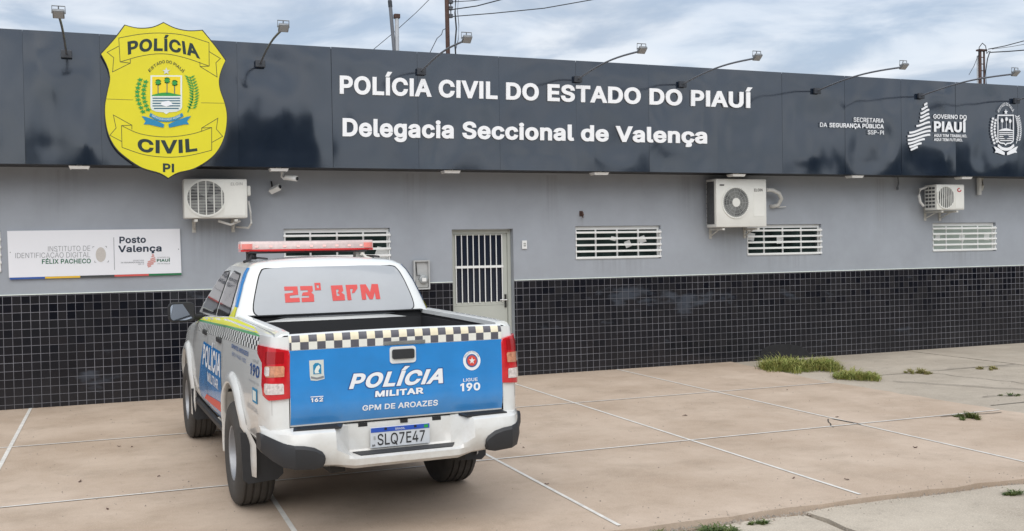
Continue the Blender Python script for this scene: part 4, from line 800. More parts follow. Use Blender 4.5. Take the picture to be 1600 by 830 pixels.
# ------------------------------------------------------------------ air conditioners
def ac_unit(name, label, x0, x1, z0, z1, yb, yf, fan_px, fan_r, style, brand, side_m):
    t = thing(name, ((x0+x1)/2, yb, z0), label, 'air conditioner', 'air conditioner condensers on the wall')
    obj('casing', B(x0, x1, yf, yb, z0, z1, .018), M['ac'], t, smooth=40)
    c = P(*fan_px, yf); rw, rh = fan_r
    el = lambda k, n=40: [(c.x+rw*k*math.cos(i/n*2*math.pi), c.z+rh*k*math.sin(i/n*2*math.pi)) for i in range(n)]
    fl = lambda d: (lambda u, v: Vector((u, yf-d, v)))
    fan = obj('fan_grille', flat(stroke(el(1.0), rw*.10, True), fl(.012), off=(0, .012, 0)), M['ac'], t)
    obj('fan_recess', flat([el(.97)], fl(.003), off=(0, .002, 0)), M['ac_mid'], fan)
    bl = []
    for i in range(3):
        a = i*2.09+.4; bl.append([(c.x, c.z)]+[(c.x+rw*.85*math.cos(a+j*.22), c.z+rh*.85*math.sin(a+j*.22)) for j in range(5)])
    obj('fan_blade', flat(bl, fl(.0045), off=(0, .0012, 0)), M['ac_dark'], fan)
    wr = []
    if style == 'bars':
        for i in range(-2, 3):
            u = i*.4; h = math.sqrt(max(0, 1-u*u)); wr += stroke([(c.x+u*rw, c.z-h*rh), (c.x+u*rw, c.z+h*rh)], .014)
        for k in range(1, 12): 
            v = -1+k/6; h = math.sqrt(max(0, 1-v*v)); wr += stroke([(c.x-h*rw, c.z+v*rh), (c.x+h*rw, c.z+v*rh)], .003)
    elif style == 'radial':
        for i in range(44):
            a = i/44*2*math.pi; wr += stroke([(c.x+rw*.3*math.cos(a), c.z+rh*.3*math.sin(a)), (c.x+rw*math.cos(a), c.z+rh*math.sin(a))], .0075 if i % 4 == 0 else .0035)
        for k in (.5, .72, .9): wr += stroke(el(k), .005, True)
    else:
        for i in range(-4, 5):
            u = i*.22; h = math.sqrt(max(0, 1-u*u)); wr += stroke([(c.x+u*rw, c.z-h*rh), (c.x+u*rw, c.z+h*rh)], .012)
    obj('guard_wires', flat(wr, fl(.014), off=(0, .004, 0)), M['ac'] if style != 'radial' else M['ac_grey'], fan)
    if style == 'radial': obj('fan_hub', flat([el(.29)], fl(.018), off=(0, .006, 0)), M['ac'], fan)
    for x in (x0+.14, x1-.14):
        br = bmesh.new(); box(br, x-.02, x+.02, yf+.02, WY-.004, z0-.042, z0-.012); tube(br, [(x, yf+.16, z0-.035), (x, WY-.01, z0-.13)], .010); box(br, x-.022, x+.022, WY-.014, WY-.003, z0-.17, z0+.05)
        obj('bracket', br, M['bracket'], t)
    return t, c, fl
def px2x(px, py, Y): return P(px, py, Y).x
yf, yb = WY-.40, WY-.12
a = P(286.5, 279, yf); b_ = P(386, 279, yf); lo = P(340, 341, yf)
t, c, fl = ac_unit('air_conditioner', 'off-white air conditioner with vertical guard bars under the yellow shield', a.x, b_.x, lo.z, a.z, yb, yf, (322, 309.5), (.235, .222), 'bars', None, None)
obj('front_panel', flat([[(b_.x-.285, lo.z+.03), (b_.x-.03, lo.z+.03), (b_.x-.03, a.z-.04), (b_.x-.285, a.z-.04)]], fl(.004), off=(0, .006, 0)), M['ac'], t)
obj('brand_print', text('ELGIN', [(360.5, 290), (379, 289.5)], [(360.5, 285.5), (379, 285)], lambda u, v: P(u, v, yf-.006), None, bold=.02), M['ac_ink'], t)
obj('side_valve', B(b_.x+.002, b_.x+.05, yf+.05, yb-.02, lo.z+.28, a.z-.08, .015), M['ac'], t, smooth=40)
obj('pipe', TB([(b_.x+.03, yf+.15, lo.z+.22), (b_.x+.05, yf+.14, lo.z+.08), (b_.x+.06, yf+.15, lo.z-.06), (b_.x+.03, yf+.2, lo.z-.12), (b_.x-.1, WY-.02, lo.z-.1)], .014), M['pipe'], t)
obj('pipe', TB([(b_.x-.35, yf+.12, lo.z-.03), (b_.x-.2, yf+.12, lo.z-.08), (b_.x-.08, yf+.12, lo.z-.03)], .016), M['pipe'], t)
a = P(1118.5, 279, yf); b_ = P(1197.5, 279, yf); lo = P(1160, 355, yf)
t, c, fl = ac_unit('air_conditioner', 'large boxy white air conditioner with round radial fan grille and white hub', a.x, b_.x, lo.z, a.z, yb, yf, (1149.5, 316.5), (.235, .232), 'radial', None, None)
obj('side_grille', B(a.x-.006, a.x-.001, yf+.05, yb-.03, lo.z+.05, a.z-.04), M['ac_dark'], t)
sl_ = bmesh.new()
for i in range(9): z = lo.z+.08+(a.z-lo.z-.16)*i/8; box(sl_, a.x-.012, a.x-.007, yf+.05, yb-.03, z-.006, z+.006)
obj('side_slats', sl_, M['ac_dark'], t)
obj('front_panel', flat([[(b_.x-.235, lo.z+.16), (b_.x-.05, lo.z+.16), (b_.x-.05, a.z-.14), (b_.x-.235, a.z-.14)]], fl(.003), off=(0, .004, 0)), M['ac'], t)
obj('brand_print', text('ELGIN', [(1178.5, 299.5), (1191.5, 299.2)], [(1178.5, 295), (1191.5, 294.7)], lambda u, v: P(u, v, yf-.006), None, bold=.03), M['print_dark'], t)
obj('badge_print', flat([[(1124.5, 288), (1131.5, 288), (1131.5, 290.5), (1124.5, 290.5)]], lambda u, v: P(u, v, yf-.003), off=(0, .002, 0)), M['print_dark'], t)
pp = [P(px, py, WY-d) for px, py, d in ((1197, 297, .25), (1207, 297, .22), (1217, 302, .18), (1221, 311, .14), (1216, 320, .1), (1207, 323, .05), (1205, 322, .0))]
obj('pipe', TB(pp, .032, 10), M['pipe'], t, smooth=60); obj('drain_hose', TB([P(1206, 322, WY-.03), P(1216, 324, WY-.04), P(1228, 323, WY-.05)], .008), M['pipe'], t)
yf3, yb3 = WY-.42, WY-.14
a = P(1463.5, 288, yf3); b_ = P(1507, 288, yf3); lo = P(1480, 328, yf3)
t, c, fl = ac_unit('air_conditioner', 'small white air conditioner with louvred side and red round logo', a.x, b_.x, lo.z, a.z, yb3, yf3, (1477.5, 308.5), (.185, .185), 'fine', None, None)
sl_ = bmesh.new()
for i in range(6):
    z = lo.z+.06+(a.z-lo.z-.12)*i/5
    for j in range(3): y = yf3+.04+j*.075; box(sl_, a.x-.006, a.x-.001, y, y+.055, z-.018, z+.018)
obj('side_louvres', sl_, M['ac_dark'], t)
obj('front_panel', flat([[(b_.x-.20, lo.z+.03), (b_.x-.02, lo.z+.03), (b_.x-.02, a.z-.03), (b_.x-.20, a.z-.03)]], fl(.003), off=(0, .004, 0)), M['ac'], t)
rg_ = [(1499+2.6*math.cos(i/12*5), 297+2.6*math.sin(i/12*5)) for i in range(13)]
obj('logo_print', flat(stroke(rg_, 1.5), lambda u, v: P(u, v, yf3-.006), off=(0, .002, 0)), M['red_print'], t)
obj('pipe', TB([P(1448, 292, WY-.2), P(1438, 296, WY-.2), P(1436, 306, WY-.2), P(1438, 316, WY-.2), P(1443, 322, WY-.2)], .022, 10), M['pipe'], t)

# ------------------------------------------------------------------ small fittings on the wall
t = thing('meter_box', P(659, 452, WY-.01), 'grey electricity meter box with round meter left of the door', 'meter box')
m0 = P(646, 407, WY-.05); m1 = P(672, 452, WY-.05); bm = bmesh.new()
for q in ((m0.x, m0.x+.02, WY-.06, WY-.014, m1.z, m0.z), (m1.x-.02, m1.x, WY-.06, WY-.014, m1.z, m0.z), (m0.x+.02, m1.x-.02, WY-.059, WY-.014, m1.z, m1.z+.02), (m0.x+.02, m1.x-.02, WY-.059, WY-.014, m0.z-.02, m0.z), (m0.x+.02, m1.x-.02, WY-.024, WY-.0145, m1.z+.02, m0.z-.02)): box(bm, *q)
obj('enclosure', bm, M['meter'], t)
obj('terminal_block', B(m0.x+.03, m1.x-.03, WY-.055, WY-.026, m1.z+.025, m1.z+.13, .006), M['ac_grey'], t)
bm = bmesh.new(); cxm, czm = (m0.x+m1.x)/2+.02, m1.z+.14; lathe(bm, [(.062, 0), (.062, .05), (.045, .062), (.001, .064)], lambda r_, a_, g_: Vector((cxm+r_*math.cos(g_), WY-.028-a_, czm+r_*math.sin(g_))), 20); obj('meter_dial', bm, M['meter_glass'], t, smooth=40)
obj('label_plate', B(cxm-.03, cxm+.03, WY-.098, WY-.094, czm-.03, czm+.02), M['paper'], t)
obj('inlet_wire', TB([(m0.x+.04, WY-.03, m0.z-.03), (m0.x+.05, WY-.04, czm+.05), (m0.x+.09, WY-.05, czm+.06)], .006), M['wire'], t)
t = thing('intercom', P(819.5, 389, WY-.01), 'small white intercom panel on grey wall right of the door', 'intercom')
i0 = P(815.8, 376, WY-.02); i1 = P(823.5, 389, WY-.02); obj('body', B(i0.x, i1.x, WY-.025, WY-.001, i1.z, i0.z, .004), M['win_white'], t)
for f in (.3, .55): obj('button', B(i0.x+.02, i1.x-.02, WY-.029, WY-.0255, i1.z+(i0.z-i1.z)*f, i1.z+(i0.z-i1.z)*f+.02), M['ac_grey'], t)
t = thing('wall_hook', P(908, 340, WY), 'short rusty iron hook stuck in the grey wall above a window', 'hook')
h0 = P(908, 333, WY); obj('hook', TB([(h0.x, WY+.01, h0.z), (h0.x, WY-.05, h0.z), (h0.x+.005, WY-.055, h0.z-.03), (h0.x, WY-.05, h0.z-.07)], .016), M['rust'], t)
obj('anchor_plate', B(h0.x-.03, h0.x+.025, WY-.006, WY-.001, h0.z-.05, h0.z+.03), M['rust'], t)
# floodlights under the band
fl_l = ['floodlight under the band left of the yellow shield', 'floodlight under the band beside two small cameras', 'floodlight under the band above the grey entrance door', 'floodlight under the band above the middle window', 'floodlight tucked right above the large boxy air conditioner', 'floodlight under the band between the boxy and the small air conditioner', 'floodlight under the band above the small air conditioner with red logo']
def soffit_light(loc, label):
    t = thing('soffit_floodlight', loc, 'white LED '+label, 'floodlight', 'floodlights fixed under the sign band', local=True)
    bm = bmesh.new(); vs_ = box(bm, -.115, .115, -.09, .09, -.035, 0); 
    for v in vs_:
        if v.co.z < -.02: v.co.x *= .88; v.co.y *= .8
    obj('housing', bm, M['win_white'], t); obj('lens', B(-.085, .085, -.06, .06, -.040, -.0355), M['glass_lamp'], t)
    obj('mount', B(-.03, .03, -.03, .03, .0005, .022), M['win_white'], t); return t
f0 = None
for (px, py), lb in zip(((124, 262), (435, 267), (704, 270), (936, 273), (1150, 273), (1335, 275), (1505, 276)), fl_l):
    p_ = P(px, py-3, FY+.12); loc = (p_.x, p_.y, ZB-.011)
    f0 = soffit_light(loc, lb) if f0 is None else f0
    if f0.location != Vector(loc): dup(f0, loc, 'white LED '+lb)
# cameras
t = thing('security_camera', P(445, 275, FY+.30), 'white bullet security camera on an arm hanging under the sign band', 'camera')
p0 = P(441, 268, FY+.30); bm = bmesh.new(); tube(bm, [(p0.x, p0.y, ZB+.01), (p0.x, p0.y, ZB-.10), (p0.x+.02, p0.y-.02, ZB-.12), (p0.x+.06, p0.y-.05, ZB-.12)], .022); obj('arm', bm, M['win_white'], t, smooth=50)
obj('body', TB([(p0.x+.04, p0.y-.03, ZB-.105), (p0.x+.16, p0.y-.14, ZB-.13)], .036, 12), M['win_white'], t, smooth=50); obj('lens', TB([(p0.x+.161, p0.y-.141, ZB-.1302), (p0.x+.168, p0.y-.147, ZB-.1315)], .024, 12), M['tint'], t)
t = thing('security_camera', P(430, 294, WY-.12), 'tilted white box camera with thin cable right of the barred air conditioner', 'camera')
p1 = P(430, 295, WY-.12); obj('body', TB([(p1.x-.05, p1.y+.05, p1.z-.03), (p1.x+.05, p1.y-.06, p1.z+.02)], .045, 4), M['win_white'], t); obj('arm', TB([(p1.x-.03, p1.y+.04, p1.z), (p1.x-.03, WY, p1.z+.10)], .010), M['wire'], t); obj('lens', TB([(p1.x+.0505, p1.y-.0605, p1.z+.0202), (p1.x+.055, p1.y-.066, p1.z+.022)], .025, 12), M['tint'], t)
t = thing('hanging_cable', P(1403, 290, WY-.05), 'short grey cable end dangling under the band left of the small air conditioner', 'cable')
p2 = P(1403, 277, WY-.05); obj('cable', TB([(p2.x, WY-.05, ZB+.01), (p2.x+.005, WY-.055, ZB-.10), (p2.x-.01, WY-.05, ZB-.16)], .013), M['galv'], t); obj('connector', B(p2.x-.022, p2.x+.004, WY-.065, WY-.035, ZB-.20, ZB-.155), M['galv'], t)
t = thing('wall_pipe', P(1530, 298, WY-.05), 'short white pipe stub with elbow under the band at far right', 'pipe')
p3 = P(1529, 280, WY-.05); obj('pipe', TB([(p3.x, WY-.06, ZB+.01), (p3.x, WY-.06, ZB-.28)], .04, 10), M['pipe'], t, smooth=50); obj('elbow', TB([(p3.x+.075, WY-.06, ZB+.01), (p3.x+.08, WY-.06, ZB-.12), (p3.x+.06, WY-.05, ZB-.2)], .025, 10), M['bracket'], t, smooth=50)

# ------------------------------------------------------------------ arm spotlights
def spotlight(loc, label):
    t = thing('arm_spotlight', loc, label, 'spotlight', 'arm spotlights along the sign band', local=True)
    obj('base_box', B(-.06, .06, -.05, -.012, -.05, .04, .006), M['base_dark'], t)
    n = 12; pts = [(0, -.05-1.78*i/n, .0+.05*(i/n)+.055*math.sin(math.pi*i/n)) for i in range(n+1)]
    obj('arm', TB(pts, .0125, 8), M['galv'], t, smooth=60)
    hd = bmesh.new(); box(hd, -.054, .054, -.05, .05, -.040, -.008, .006); bmesh.ops.rotate(hd, verts=hd.verts, matrix=Matrix.Rotation(R(-38), 3, 'X')); bmesh.ops.translate(hd, verts=hd.verts, vec=(0, -1.86, .075)); h = obj('lamp_head', hd, M['lamp_body'], t, smooth=30)
    g_ = bmesh.new(); box(g_, -.044, .044, -.04, .04, -.044, -.0405); bmesh.ops.rotate(g_, verts=g_.verts, matrix=Matrix.Rotation(R(-38), 3, 'X')); bmesh.ops.translate(g_, verts=g_.verts, vec=(0, -1.86, .075)); obj('lamp_glass', g_, M['glass_lamp'], h)
    br = bmesh.new(); z0 = .06
    tube(br, [(-.060, -1.86, z0), (-.060, -1.865, z0+.075), (.060, -1.865, z0+.075), (.060, -1.86, z0)], .006, 6); tube(br, [(0, -1.83, .05), (0, -1.865, z0+.075)], .006, 6); tube(br, [(-.062, -1.86, z0+.015), (.062, -1.86, z0+.015)], .007, 6)
    obj('lamp_bracket', br, M['lamp_body'], t); return t
sl_labels = ['arm spotlight on the band left of the yellow shield, pointing nearly straight at viewer', 'arm spotlight on the band just right of the yellow shield', 'arm spotlight above the first word POLÍCIA of the long white lettering', 'arm spotlight above the word ESTADO of the white lettering', 'arm spotlight above the word PIAUÍ of the long white lettering', 'arm spotlight above the small SECRETARIA lettering', 'arm spotlight above the white striped map emblem', 'arm spotlight above the white coat of arms, its lamp head outside the picture']
s0 = None
for (px, py), lb in zip(((104, 84), (406, 100), (657, 112), (901, 124), (1064, 130), (1274, 145), (1436, 150), (1585, 155)), sl_labels):
    p_ = P(px, py, FY); loc = Vector((p_.x, FY-.014, 4.172))
    if s0 is None: s0 = spotlight(loc, lb)
    else: dup(s0, loc, lb)

# ------------------------------------------------------------------ poles and cables above the roof
PY = WY+1.6; RZ = ZB+.62
def pole(name, label, top, bot, r, m_, zb=RZ, extra=None):
    a = P(*top, PY); c = P(*bot, PY); d = (a-c); k0 = (zb-c.z)/d.z
    t = thing(name, c+d*k0, label, 'pole'); obj('shaft', TB([c+d*k0, c+d*1.35 if top[1] <= 0 else a], r, 12), m_, t, smooth=50); return t, a, c
t, a, c = pole('mast', 'dark grey leaning mast behind the sign band in front of a pale post', (609, 0), (616, 80), .028, M['pole_grey'])
obj('sleeve', TB([a+(c-a)*.02, a+(c-a)*.14], .033, 12), M['base_dark'], t)
t, a, c = pole('post', 'short pale grey concrete post with brown cap beside the dark mast', (620, 27), (620.5, 80), .032, M['pole_pale'])
obj('cap', B(a.x-.045, a.x+.045, a.y-.04, a.y+.04, a.z-.02, a.z+.045, .006), M['rust'], t)
t, a, c = pole('service_mast', 'rusty brown service mast with insulators and cables above the sign band', (698, 0), (700, 86), .034, M['rust'])
bk = bmesh.new(); ins = bmesh.new()
rk = P(707, 10, PY)
tube(bk, [P(704, 1, PY), P(704.5, 28, PY)], .010, 6)
for py in (3, 13, 25):
    q = P(704, py, PY); tube(bk, [P(699, py, PY), q], .012, 6)
    lathe(ins, [(.001, -.03), (.03, -.03), (.045, -.015), (.03, 0), (.045, .015), (.03, .03), (.001, .03)], lambda r_, a_, g_: Vector((q.x+r_*math.cos(g_), q.y+r_*math.sin(g_), q.z+a_)), 12)
obj('rack', bk, M['galv'], t); obj('insulator', ins, M['porcelain'], t, smooth=40)
obj('drop_cable', TB([P(712, 0, PY-.1), P(711, 20, PY-.1), P(713, 45, PY-.1), P(711, 70, PY-.1), P(712, 86, PY-.1)], .012, 6), M['wire'], t)
obj('drop_cable', TB([P(716, 0, PY-.1), P(715, 18, PY-.1), P(717, 40, PY-.1), P(716, 62, PY-.1), P(711, 82, PY-.1)], .005, 6), M['wire'], t)
def cable(pts, r, label, sag=0):
    v = [P(px, py, Y) for px, py, Y in pts]; t = tag(obj('overhead_cable', TB(v, r, 6), M['wire']), label, 'cable', 'overhead cables'); return t
cable([(707, 15, PY), (745, 9.5, PY-.3), (785, -1, PY-.6), (840, -14, PY-1)], .0085, 'thick middle cable running up right from the rusty service mast')
cable([(706, 26, PY), (770, 21, PY-.3), (850, 13, PY-.6), (935, -2, PY-1), (1000, -16, PY-1.2)], .0075, 'longest lowest cable stretching right from the rusty service mast')
cable([(706, 3, PY), (735, 1.5, PY-.2), (765, -2, PY-.4), (800, -8, PY-.6)], .006, 'short topmost cable at the picture edge right of the rusty service mast')
cable([(584, 77, PY+.1), (620, 47, PY+.1), (650, 20, PY+.1), (672, -2, PY+.1), (700, -30, PY+.1)], .0055, 'thin slanting cable crossing behind the pale post')
cable([(672, 82, PY), (683, 60, PY), (690, 54, PY), (692, 47, PY), (698, 44, PY)], .006, 'thin kinked wire running down left from the rusty service mast')
# lattice post at right
RYP = WY+1.6
t = thing('lattice_post', P(1535, 130, RYP), 'brown steel ladder post with looped cables rising behind the band at far right', 'post')
bm = bmesh.new(); A = P(1531, 79, RYP); Bt = P(1530, 135, RYP); zb = RZ
for dx, r_ in ((0, .03), (.105, .018)): tube(bm, [(A.x+dx, RYP, RZ), (A.x+dx, RYP, A.z)], r_, 8)
obj('rails', bm, M['rust'], t)
bm = bmesh.new()
for i in range(12): z = RZ+.1+i*.135; 
for i in range(16):
    z = RZ+.05+i*(A.z-RZ-.05)/15; tube(bm, [(A.x, RYP, z), (A.x+.105, RYP, z)], .009, 6)
obj('rungs', bm, M['rust'], t)
obj('top_plate', B(A.x-.05, A.x+.14, RYP-.05, RYP+.05, A.z-.01, A.z+.02), M['rust'], t)
obj('pale_side', TB([(A.x-.03, RYP+.03, RZ), (A.x-.03, RYP+.03, A.z-.1)], .016, 8), M['pole_pale'], t)
obj('cable_loop', TB([P(1529, 88, RYP-.06), P(1530, 74, RYP-.06), P(1535, 67.5, RYP-.06), P(1540, 72, RYP-.06), P(1542, 84, RYP-.06), P(1545, 80, RYP-.06)], .008, 6), M['wire'], t)
obj('drop_cable', TB([P(1547, 80, RYP-.06), P(1543, 92, RYP-.06), P(1540, 112, RYP-.06), P(1541, 132, RYP-.06)], .010, 6), M['wire'], t)
cable([(1544, 77, RYP), (1570, 72, RYP-.3), (1600, 64, RYP-.6), (1680, 40, RYP-1)], .009, 'upper cable leaving the brown ladder post to the right edge')
cable([(1550, 77, RYP), (1580, 73, RYP-.3), (1600, 69.5, RYP-.6), (1680, 52, RYP-1)], .005, 'thin middle cable leaving the brown ladder post to the right edge')
cable([(1546, 82, RYP), (1575, 80.5, RYP-.3), (1600, 78.5, RYP-.6), (1680, 68, RYP-1)], .011, 'lowest thick cable leaving the brown ladder post to the right edge')
cable([(1514, 117, RYP), (1522, 103, RYP), (1527, 90, RYP), (1530, 83, RYP)], .005, 'thin stay wire slanting down left from the brown ladder post')

# ------------------------------------------------------------------ the pickup truck (truck-local frame: x right, y forward, z up; origin under the rear axle)
trk = thing('police_pickup', TO, 'white and blue police pickup truck with red light bar parked facing the building', 'pickup truck', local=True, rz=TH)
def lerp_tab(tab, y):
    if y <= tab[0][0]: return tab[0][1:]
    for a, c in zip(tab, tab[1:]):
        if y <= c[0]:
            f = (y-a[0])/(c[0]-a[0]); return tuple(p+(q-p)*f for p, q in zip(a[1:], c[1:]))
    return tab[-1][1:]
#          y     hw    zt     zb    
BODY = [(-1.225, .822, 1.312, .62), (-1.20, .838, 1.318, .61), (-1.12, .856, 1.322, .60), (-.95, .868, 1.325, .58), (-.5, .876, 1.33, .55), (.35, .880, 1.335, .50), (.55, .882, 1.335, .46), (1.3, .886, 1.30, .45), (2.2, .884, 1.25, .45), (2.55, .882, 1.20, .47), (3.0, .880, 1.15, .50), (3.45, .86, 1.09, .50), (3.72, .80, 1.0, .48), (3.86, .70, .88, .50)]
FR = [(0, -.07), (.10, -.015), (.30, 0), (.50, 0), (.68, -.008), (.82, -.020), (.92, -.034), (.975, -.052), (1.0, -.085)]
def side_x(y, z):                                    # half width of the body at (y, z)
    hw, zt, zb = lerp_tab(BODY, y); f = max(0, min(1, (z-zb)/(zt-zb)))
    for a, c in zip(FR, FR[1:]):
        if f <= c[0]: return hw + a[1]+(c[1]-a[1])*(f-a[0])/(c[0]-a[0])
    return hw+FR[-1][1]
ys = []
for a, c in zip(BODY, BODY[1:]):
    k = max(1, int((c[0]-a[0])/.12)); ys += [a[0]+(c[0]-a[0])*i/k for i in range(k)]
ys.append(BODY[-1][0])
rings = []
for y in ys:
    hw, zt, zb = lerp_tab(BODY, y); half = [(hw+o_, zb+f*(zt-zb)) for f, o_ in FR]
    ring = [Vector((x, y, z)) for x, z in half]+[Vector((0, y, zt+.004))]+[Vector((-x, y, z)) for x, z in reversed(half)]+[Vector((0, y, zb))]
    rings.append(ring)
bm = bmesh.new(); loft(bm, rings); body = obj('body', bm, M['paint'], trk)
cut = bmesh.new(); box(cut, -.715, .715, -1.4, .385, .80, 1.6)
for sx_ in (-1, 1):
    for cy_ in (0, 3.0):
        b2 = bmesh.new(); lathe(b2, [(.001, 0), (.462, 0), (.462, .55), (.001, .55)], lambda r_, a_, g_: Vector((sx_*(.50+a_), cy_+r_*math.cos(g_), .425+r_*math.sin(g_))), 56)
        me_ = bpy.data.meshes.new('t'); bmesh.ops.remove_doubles(b2, verts=b2.verts, dist=.003); b2.to_mesh(me_); b2.free(); cut.from_mesh(me_); bpy.data.meshes.remove(me_)
cut_o = obj('cut', cut, M['liner'], trk)
md = body.modifiers.new('cut', 'BOOLEAN'); md.operation = 'DIFFERENCE'; md.object = cut_o; md.solver = 'EXACT'; md.use_self = True
bpy.context.view_layer.update(); dg = bpy.context.evaluated_depsgraph_get(); nm_ = bpy.data.meshes.new_from_object(body.evaluated_get(dg)); body.modifiers.clear(); body.data = nm_; bpy.data.objects.remove(cut_o)
nm_.materials.clear(); nm_.materials.append(M['paint']); nm_.materials.append(M['liner'])
for p_ in nm_.polygons:
    c_ = p_.center; p_.material_index = 0
    if -1.3 < c_.y < .39 and abs(c_.x) < .7151 and .79 < c_.z < 1.30: p_.material_index = 1
nm_.shade_smooth(); nm_.set_sharp_from_angle(angle=R(38))
# bed liner: floor, walls a few millimetres inside the box
bl_ = bmesh.new(); box(bl_, -.712, .712, -1.21, .382, .803, .83); box(bl_, -.712, -.69, -1.21, .382, .831, 1.29); box(bl_, .69, .712, -1.21, .382, .831, 1.29); box(bl_, -.689, .689, .355, .382, .831, 1.29)
for i in range(9): box(bl_, -.6+i*.15-.02, -.6+i*.15+.02, -1.18, .34, .831, .842)
obj('bed_liner', bl_, M['liner'], body); obj('bed_header', B(-.705, .705, .345, .45, 1.339, 1.347, .002), M['liner'], body)
for sx_ in (-1, 1):
    cap = bmesh.new(); n = 12
    rr_ = []
    for i in range(n+1):
        y = -1.2+1.58*i/n; zt = lerp_tab(BODY, y)[1]; rr_.append([Vector((sx_*x, y, zt+z)) for x, z in ((.700, -.02), (.700, .010), (.715, .018), (.765, .018), (.79, .004), (.79, -.02))])
    loft(cap, rr_); obj('bed_rail', cap, M['paint'], body, smooth=50)
obj('strap', TB([(.02, -.75, .85), (.06, -.8, 1.0), (.04, -.85, 1.06), (.12, -.9, 1.10)], .03, 8), M['orange'], body)
# greenhouse (superellipse sections)
GH = [(1.27, .395, 2.75, .800), (1.36, .425, 2.58, .778), (1.47, .475, 2.36, .742), (1.58, .530, 2.14, .704), (1.67, .590, 1.95, .664), (1.715, .635, 1.84, .632), (1.745, .69, 1.74, .59), (1.762, .78, 1.62, .52), (1.772, .95, 1.45, .36), (1.775, 1.1, 1.3, .15)]
BOW, RC = .035, .085
def gh(z): return lerp_tab(GH, z)
def bow(x, hw): return -BOW*(1-min(1, abs(x)/hw)**2)
def rcn(hw): return min(RC, hw*.6)
def gh_rear(x, z):
    y0, y1, hw = gh(z); r = rcn(hw); e = min(r, max(0, abs(x)-hw+r)); return y0+r-math.sqrt(max(0, r*r-e*e))+bow(x, hw)
def gh_front(x, z):
    y0, y1, hw = gh(z); r = min(.22, hw*.7); e = min(r, max(0, abs(x)-hw+r)); return y1-r*.6+.6*math.sqrt(max(0, r*r-e*e))
def gh_side(y, z): return gh(z)[2]
def gh_n(y, z, d, s_):
    y0, y1, hw = gh(z); r = rcn(hw); e = max(0, min(.97, (y0+r-y)/r)); cz_ = math.sqrt(1-e*e); x = hw-r+r*cz_
    return Vector((s_*(x+cz_*d), y-e*d+bow(x, hw)*(1 if e > 0 else 0), z+.3*d))
GHd = []
for a, c in zip(GH, GH[1:]):
    for k in range(3): GHd.append(tuple(p+(q-p)*k/3 for p, q in zip(a, c)))
GHd.append(GH[-1]); rings = []
for z, y0, y1, hw in GHd:
    r = rcn(hw); rf = min(.22, hw*.7); half = []
    for k in range(9): x = (hw-r)*k/8; half.append((x, y0+bow(x, hw)))
    for k in range(1, 9): a_ = math.pi/2*k/8; x = hw-r+r*math.sin(a_); half.append((x, y0+r-r*math.cos(a_)+bow(x, hw)))
    for k in range(1, 13): half.append((hw, y0+r+(y1-.6*rf-y0-r)*k/12))
    for k in range(1, 9): a_ = math.pi/2*k/8; half.append((hw-rf+rf*math.cos(a_), y1-.6*rf+.6*rf*math.sin(a_)))
    for k in range(1, 5): half.append(((hw-rf)*(1-k/4), y1))
    crown = lambda x, y: z+(.020*(1-(x/max(hw, .01))**2) if z > 1.70 else 0)
    rg2 = [Vector((x, y, crown(x, y))) for x, y in half]+[Vector((-x, y, crown(x, y))) for x, y in reversed(half[1:-1])]
    rings.append(rg2)
bm = bmesh.new(); loft(bm, rings); cab = obj('cab', bm, M['paint'], trk, smooth=50)
def rear_fn(d): return lambda x, z: Vector((x, gh_rear(x, z)-d, z))
gl = smoothpts([(-.50, 1.375), (-.60, 1.345), (0, 1.315), (0, 1.315)], 1)
glo = smoothpts([(-.645, 1.40), (-.615, 1.345), (-.50, 1.325), (-.25, 1.320), (0, 1.318), (.25, 1.320), (.50, 1.325), (.615, 1.345), (.645, 1.40), (.605, 1.56), (.56, 1.67), (.50, 1.702), (.25, 1.712), (0, 1.715), (-.25, 1.712), (-.50, 1.702), (-.56, 1.67), (-.605, 1.56)], 4, True)
seal = [(x*1.014, 1.515+(z-1.515)*(1.04 if z > 1.5 else 1.015)) for x, z in glo]
obj('rear_window_seal', flat([seal], rear_fn(.003), grid=(.06, .05)), M['gap'], cab, smooth=60)
rw_ = obj('rear_window', flat([glo], rear_fn(.006), grid=(.06, .05)), M['rear_glass'], cab, smooth=60)
rw_['label'] = 'rear window covered in pale grey film lettered 23º BPM'
def blk(polys, fn, m_, name, par, d): return obj(name, flat(polys, fn(d), grid=(.05, .05)), m_, par)
# block digits 23º BPM traced in truck-rear coordinates
def rp(px, py): v = T(px, py, y=.50); return (v.x, v.z)
def cz(x, y): return rp(340+x/4.881, 370+y/4.881)
two = [[(505, 380), (605, 378), (605, 440), (540, 448), (540, 466), (612, 462), (612, 495), (503, 500), (503, 432), (568, 425), (568, 408), (505, 410)]]
three = [[(625, 376), (718, 374), (718, 412), (705, 424), (722, 440), (720, 492), (627, 496), (627, 464), (684, 461), (684, 448), (630, 448), (640, 424), (680, 420), (680, 406), (625, 408)]]
deg = [[(735, 352), (780, 350), (780, 366), (735, 368)], [(735, 368.1), (750, 367.5), (750, 390), (735, 390)], [(766, 367), (780, 366.1), (780, 390), (766, 390)], [(735, 390.1), (780, 390.1), (780, 406), (735, 408)]]
bb = [[(857, 372), (945, 368), (948, 410), (932, 424), (953, 440), (953, 482), (860, 486), (859, 450), (895, 449), (915, 448), (915, 436), (900, 426), (913, 412), (912, 400), (893, 401), (893, 448), (859, 449)]]
pp_ = [[(970, 367), (1058, 364), (1058, 392), (1030, 425), (1010, 430), (1022, 396), (1000, 397), (1002, 480), (972, 481)]]
mm = [[(1080, 364), (1125, 362), (1150, 420), (1170, 360), (1218, 360), (1222, 472), (1188, 473), (1186, 420), (1165, 474), (1140, 474), (1115, 422), (1115, 476), (1082, 478)]]
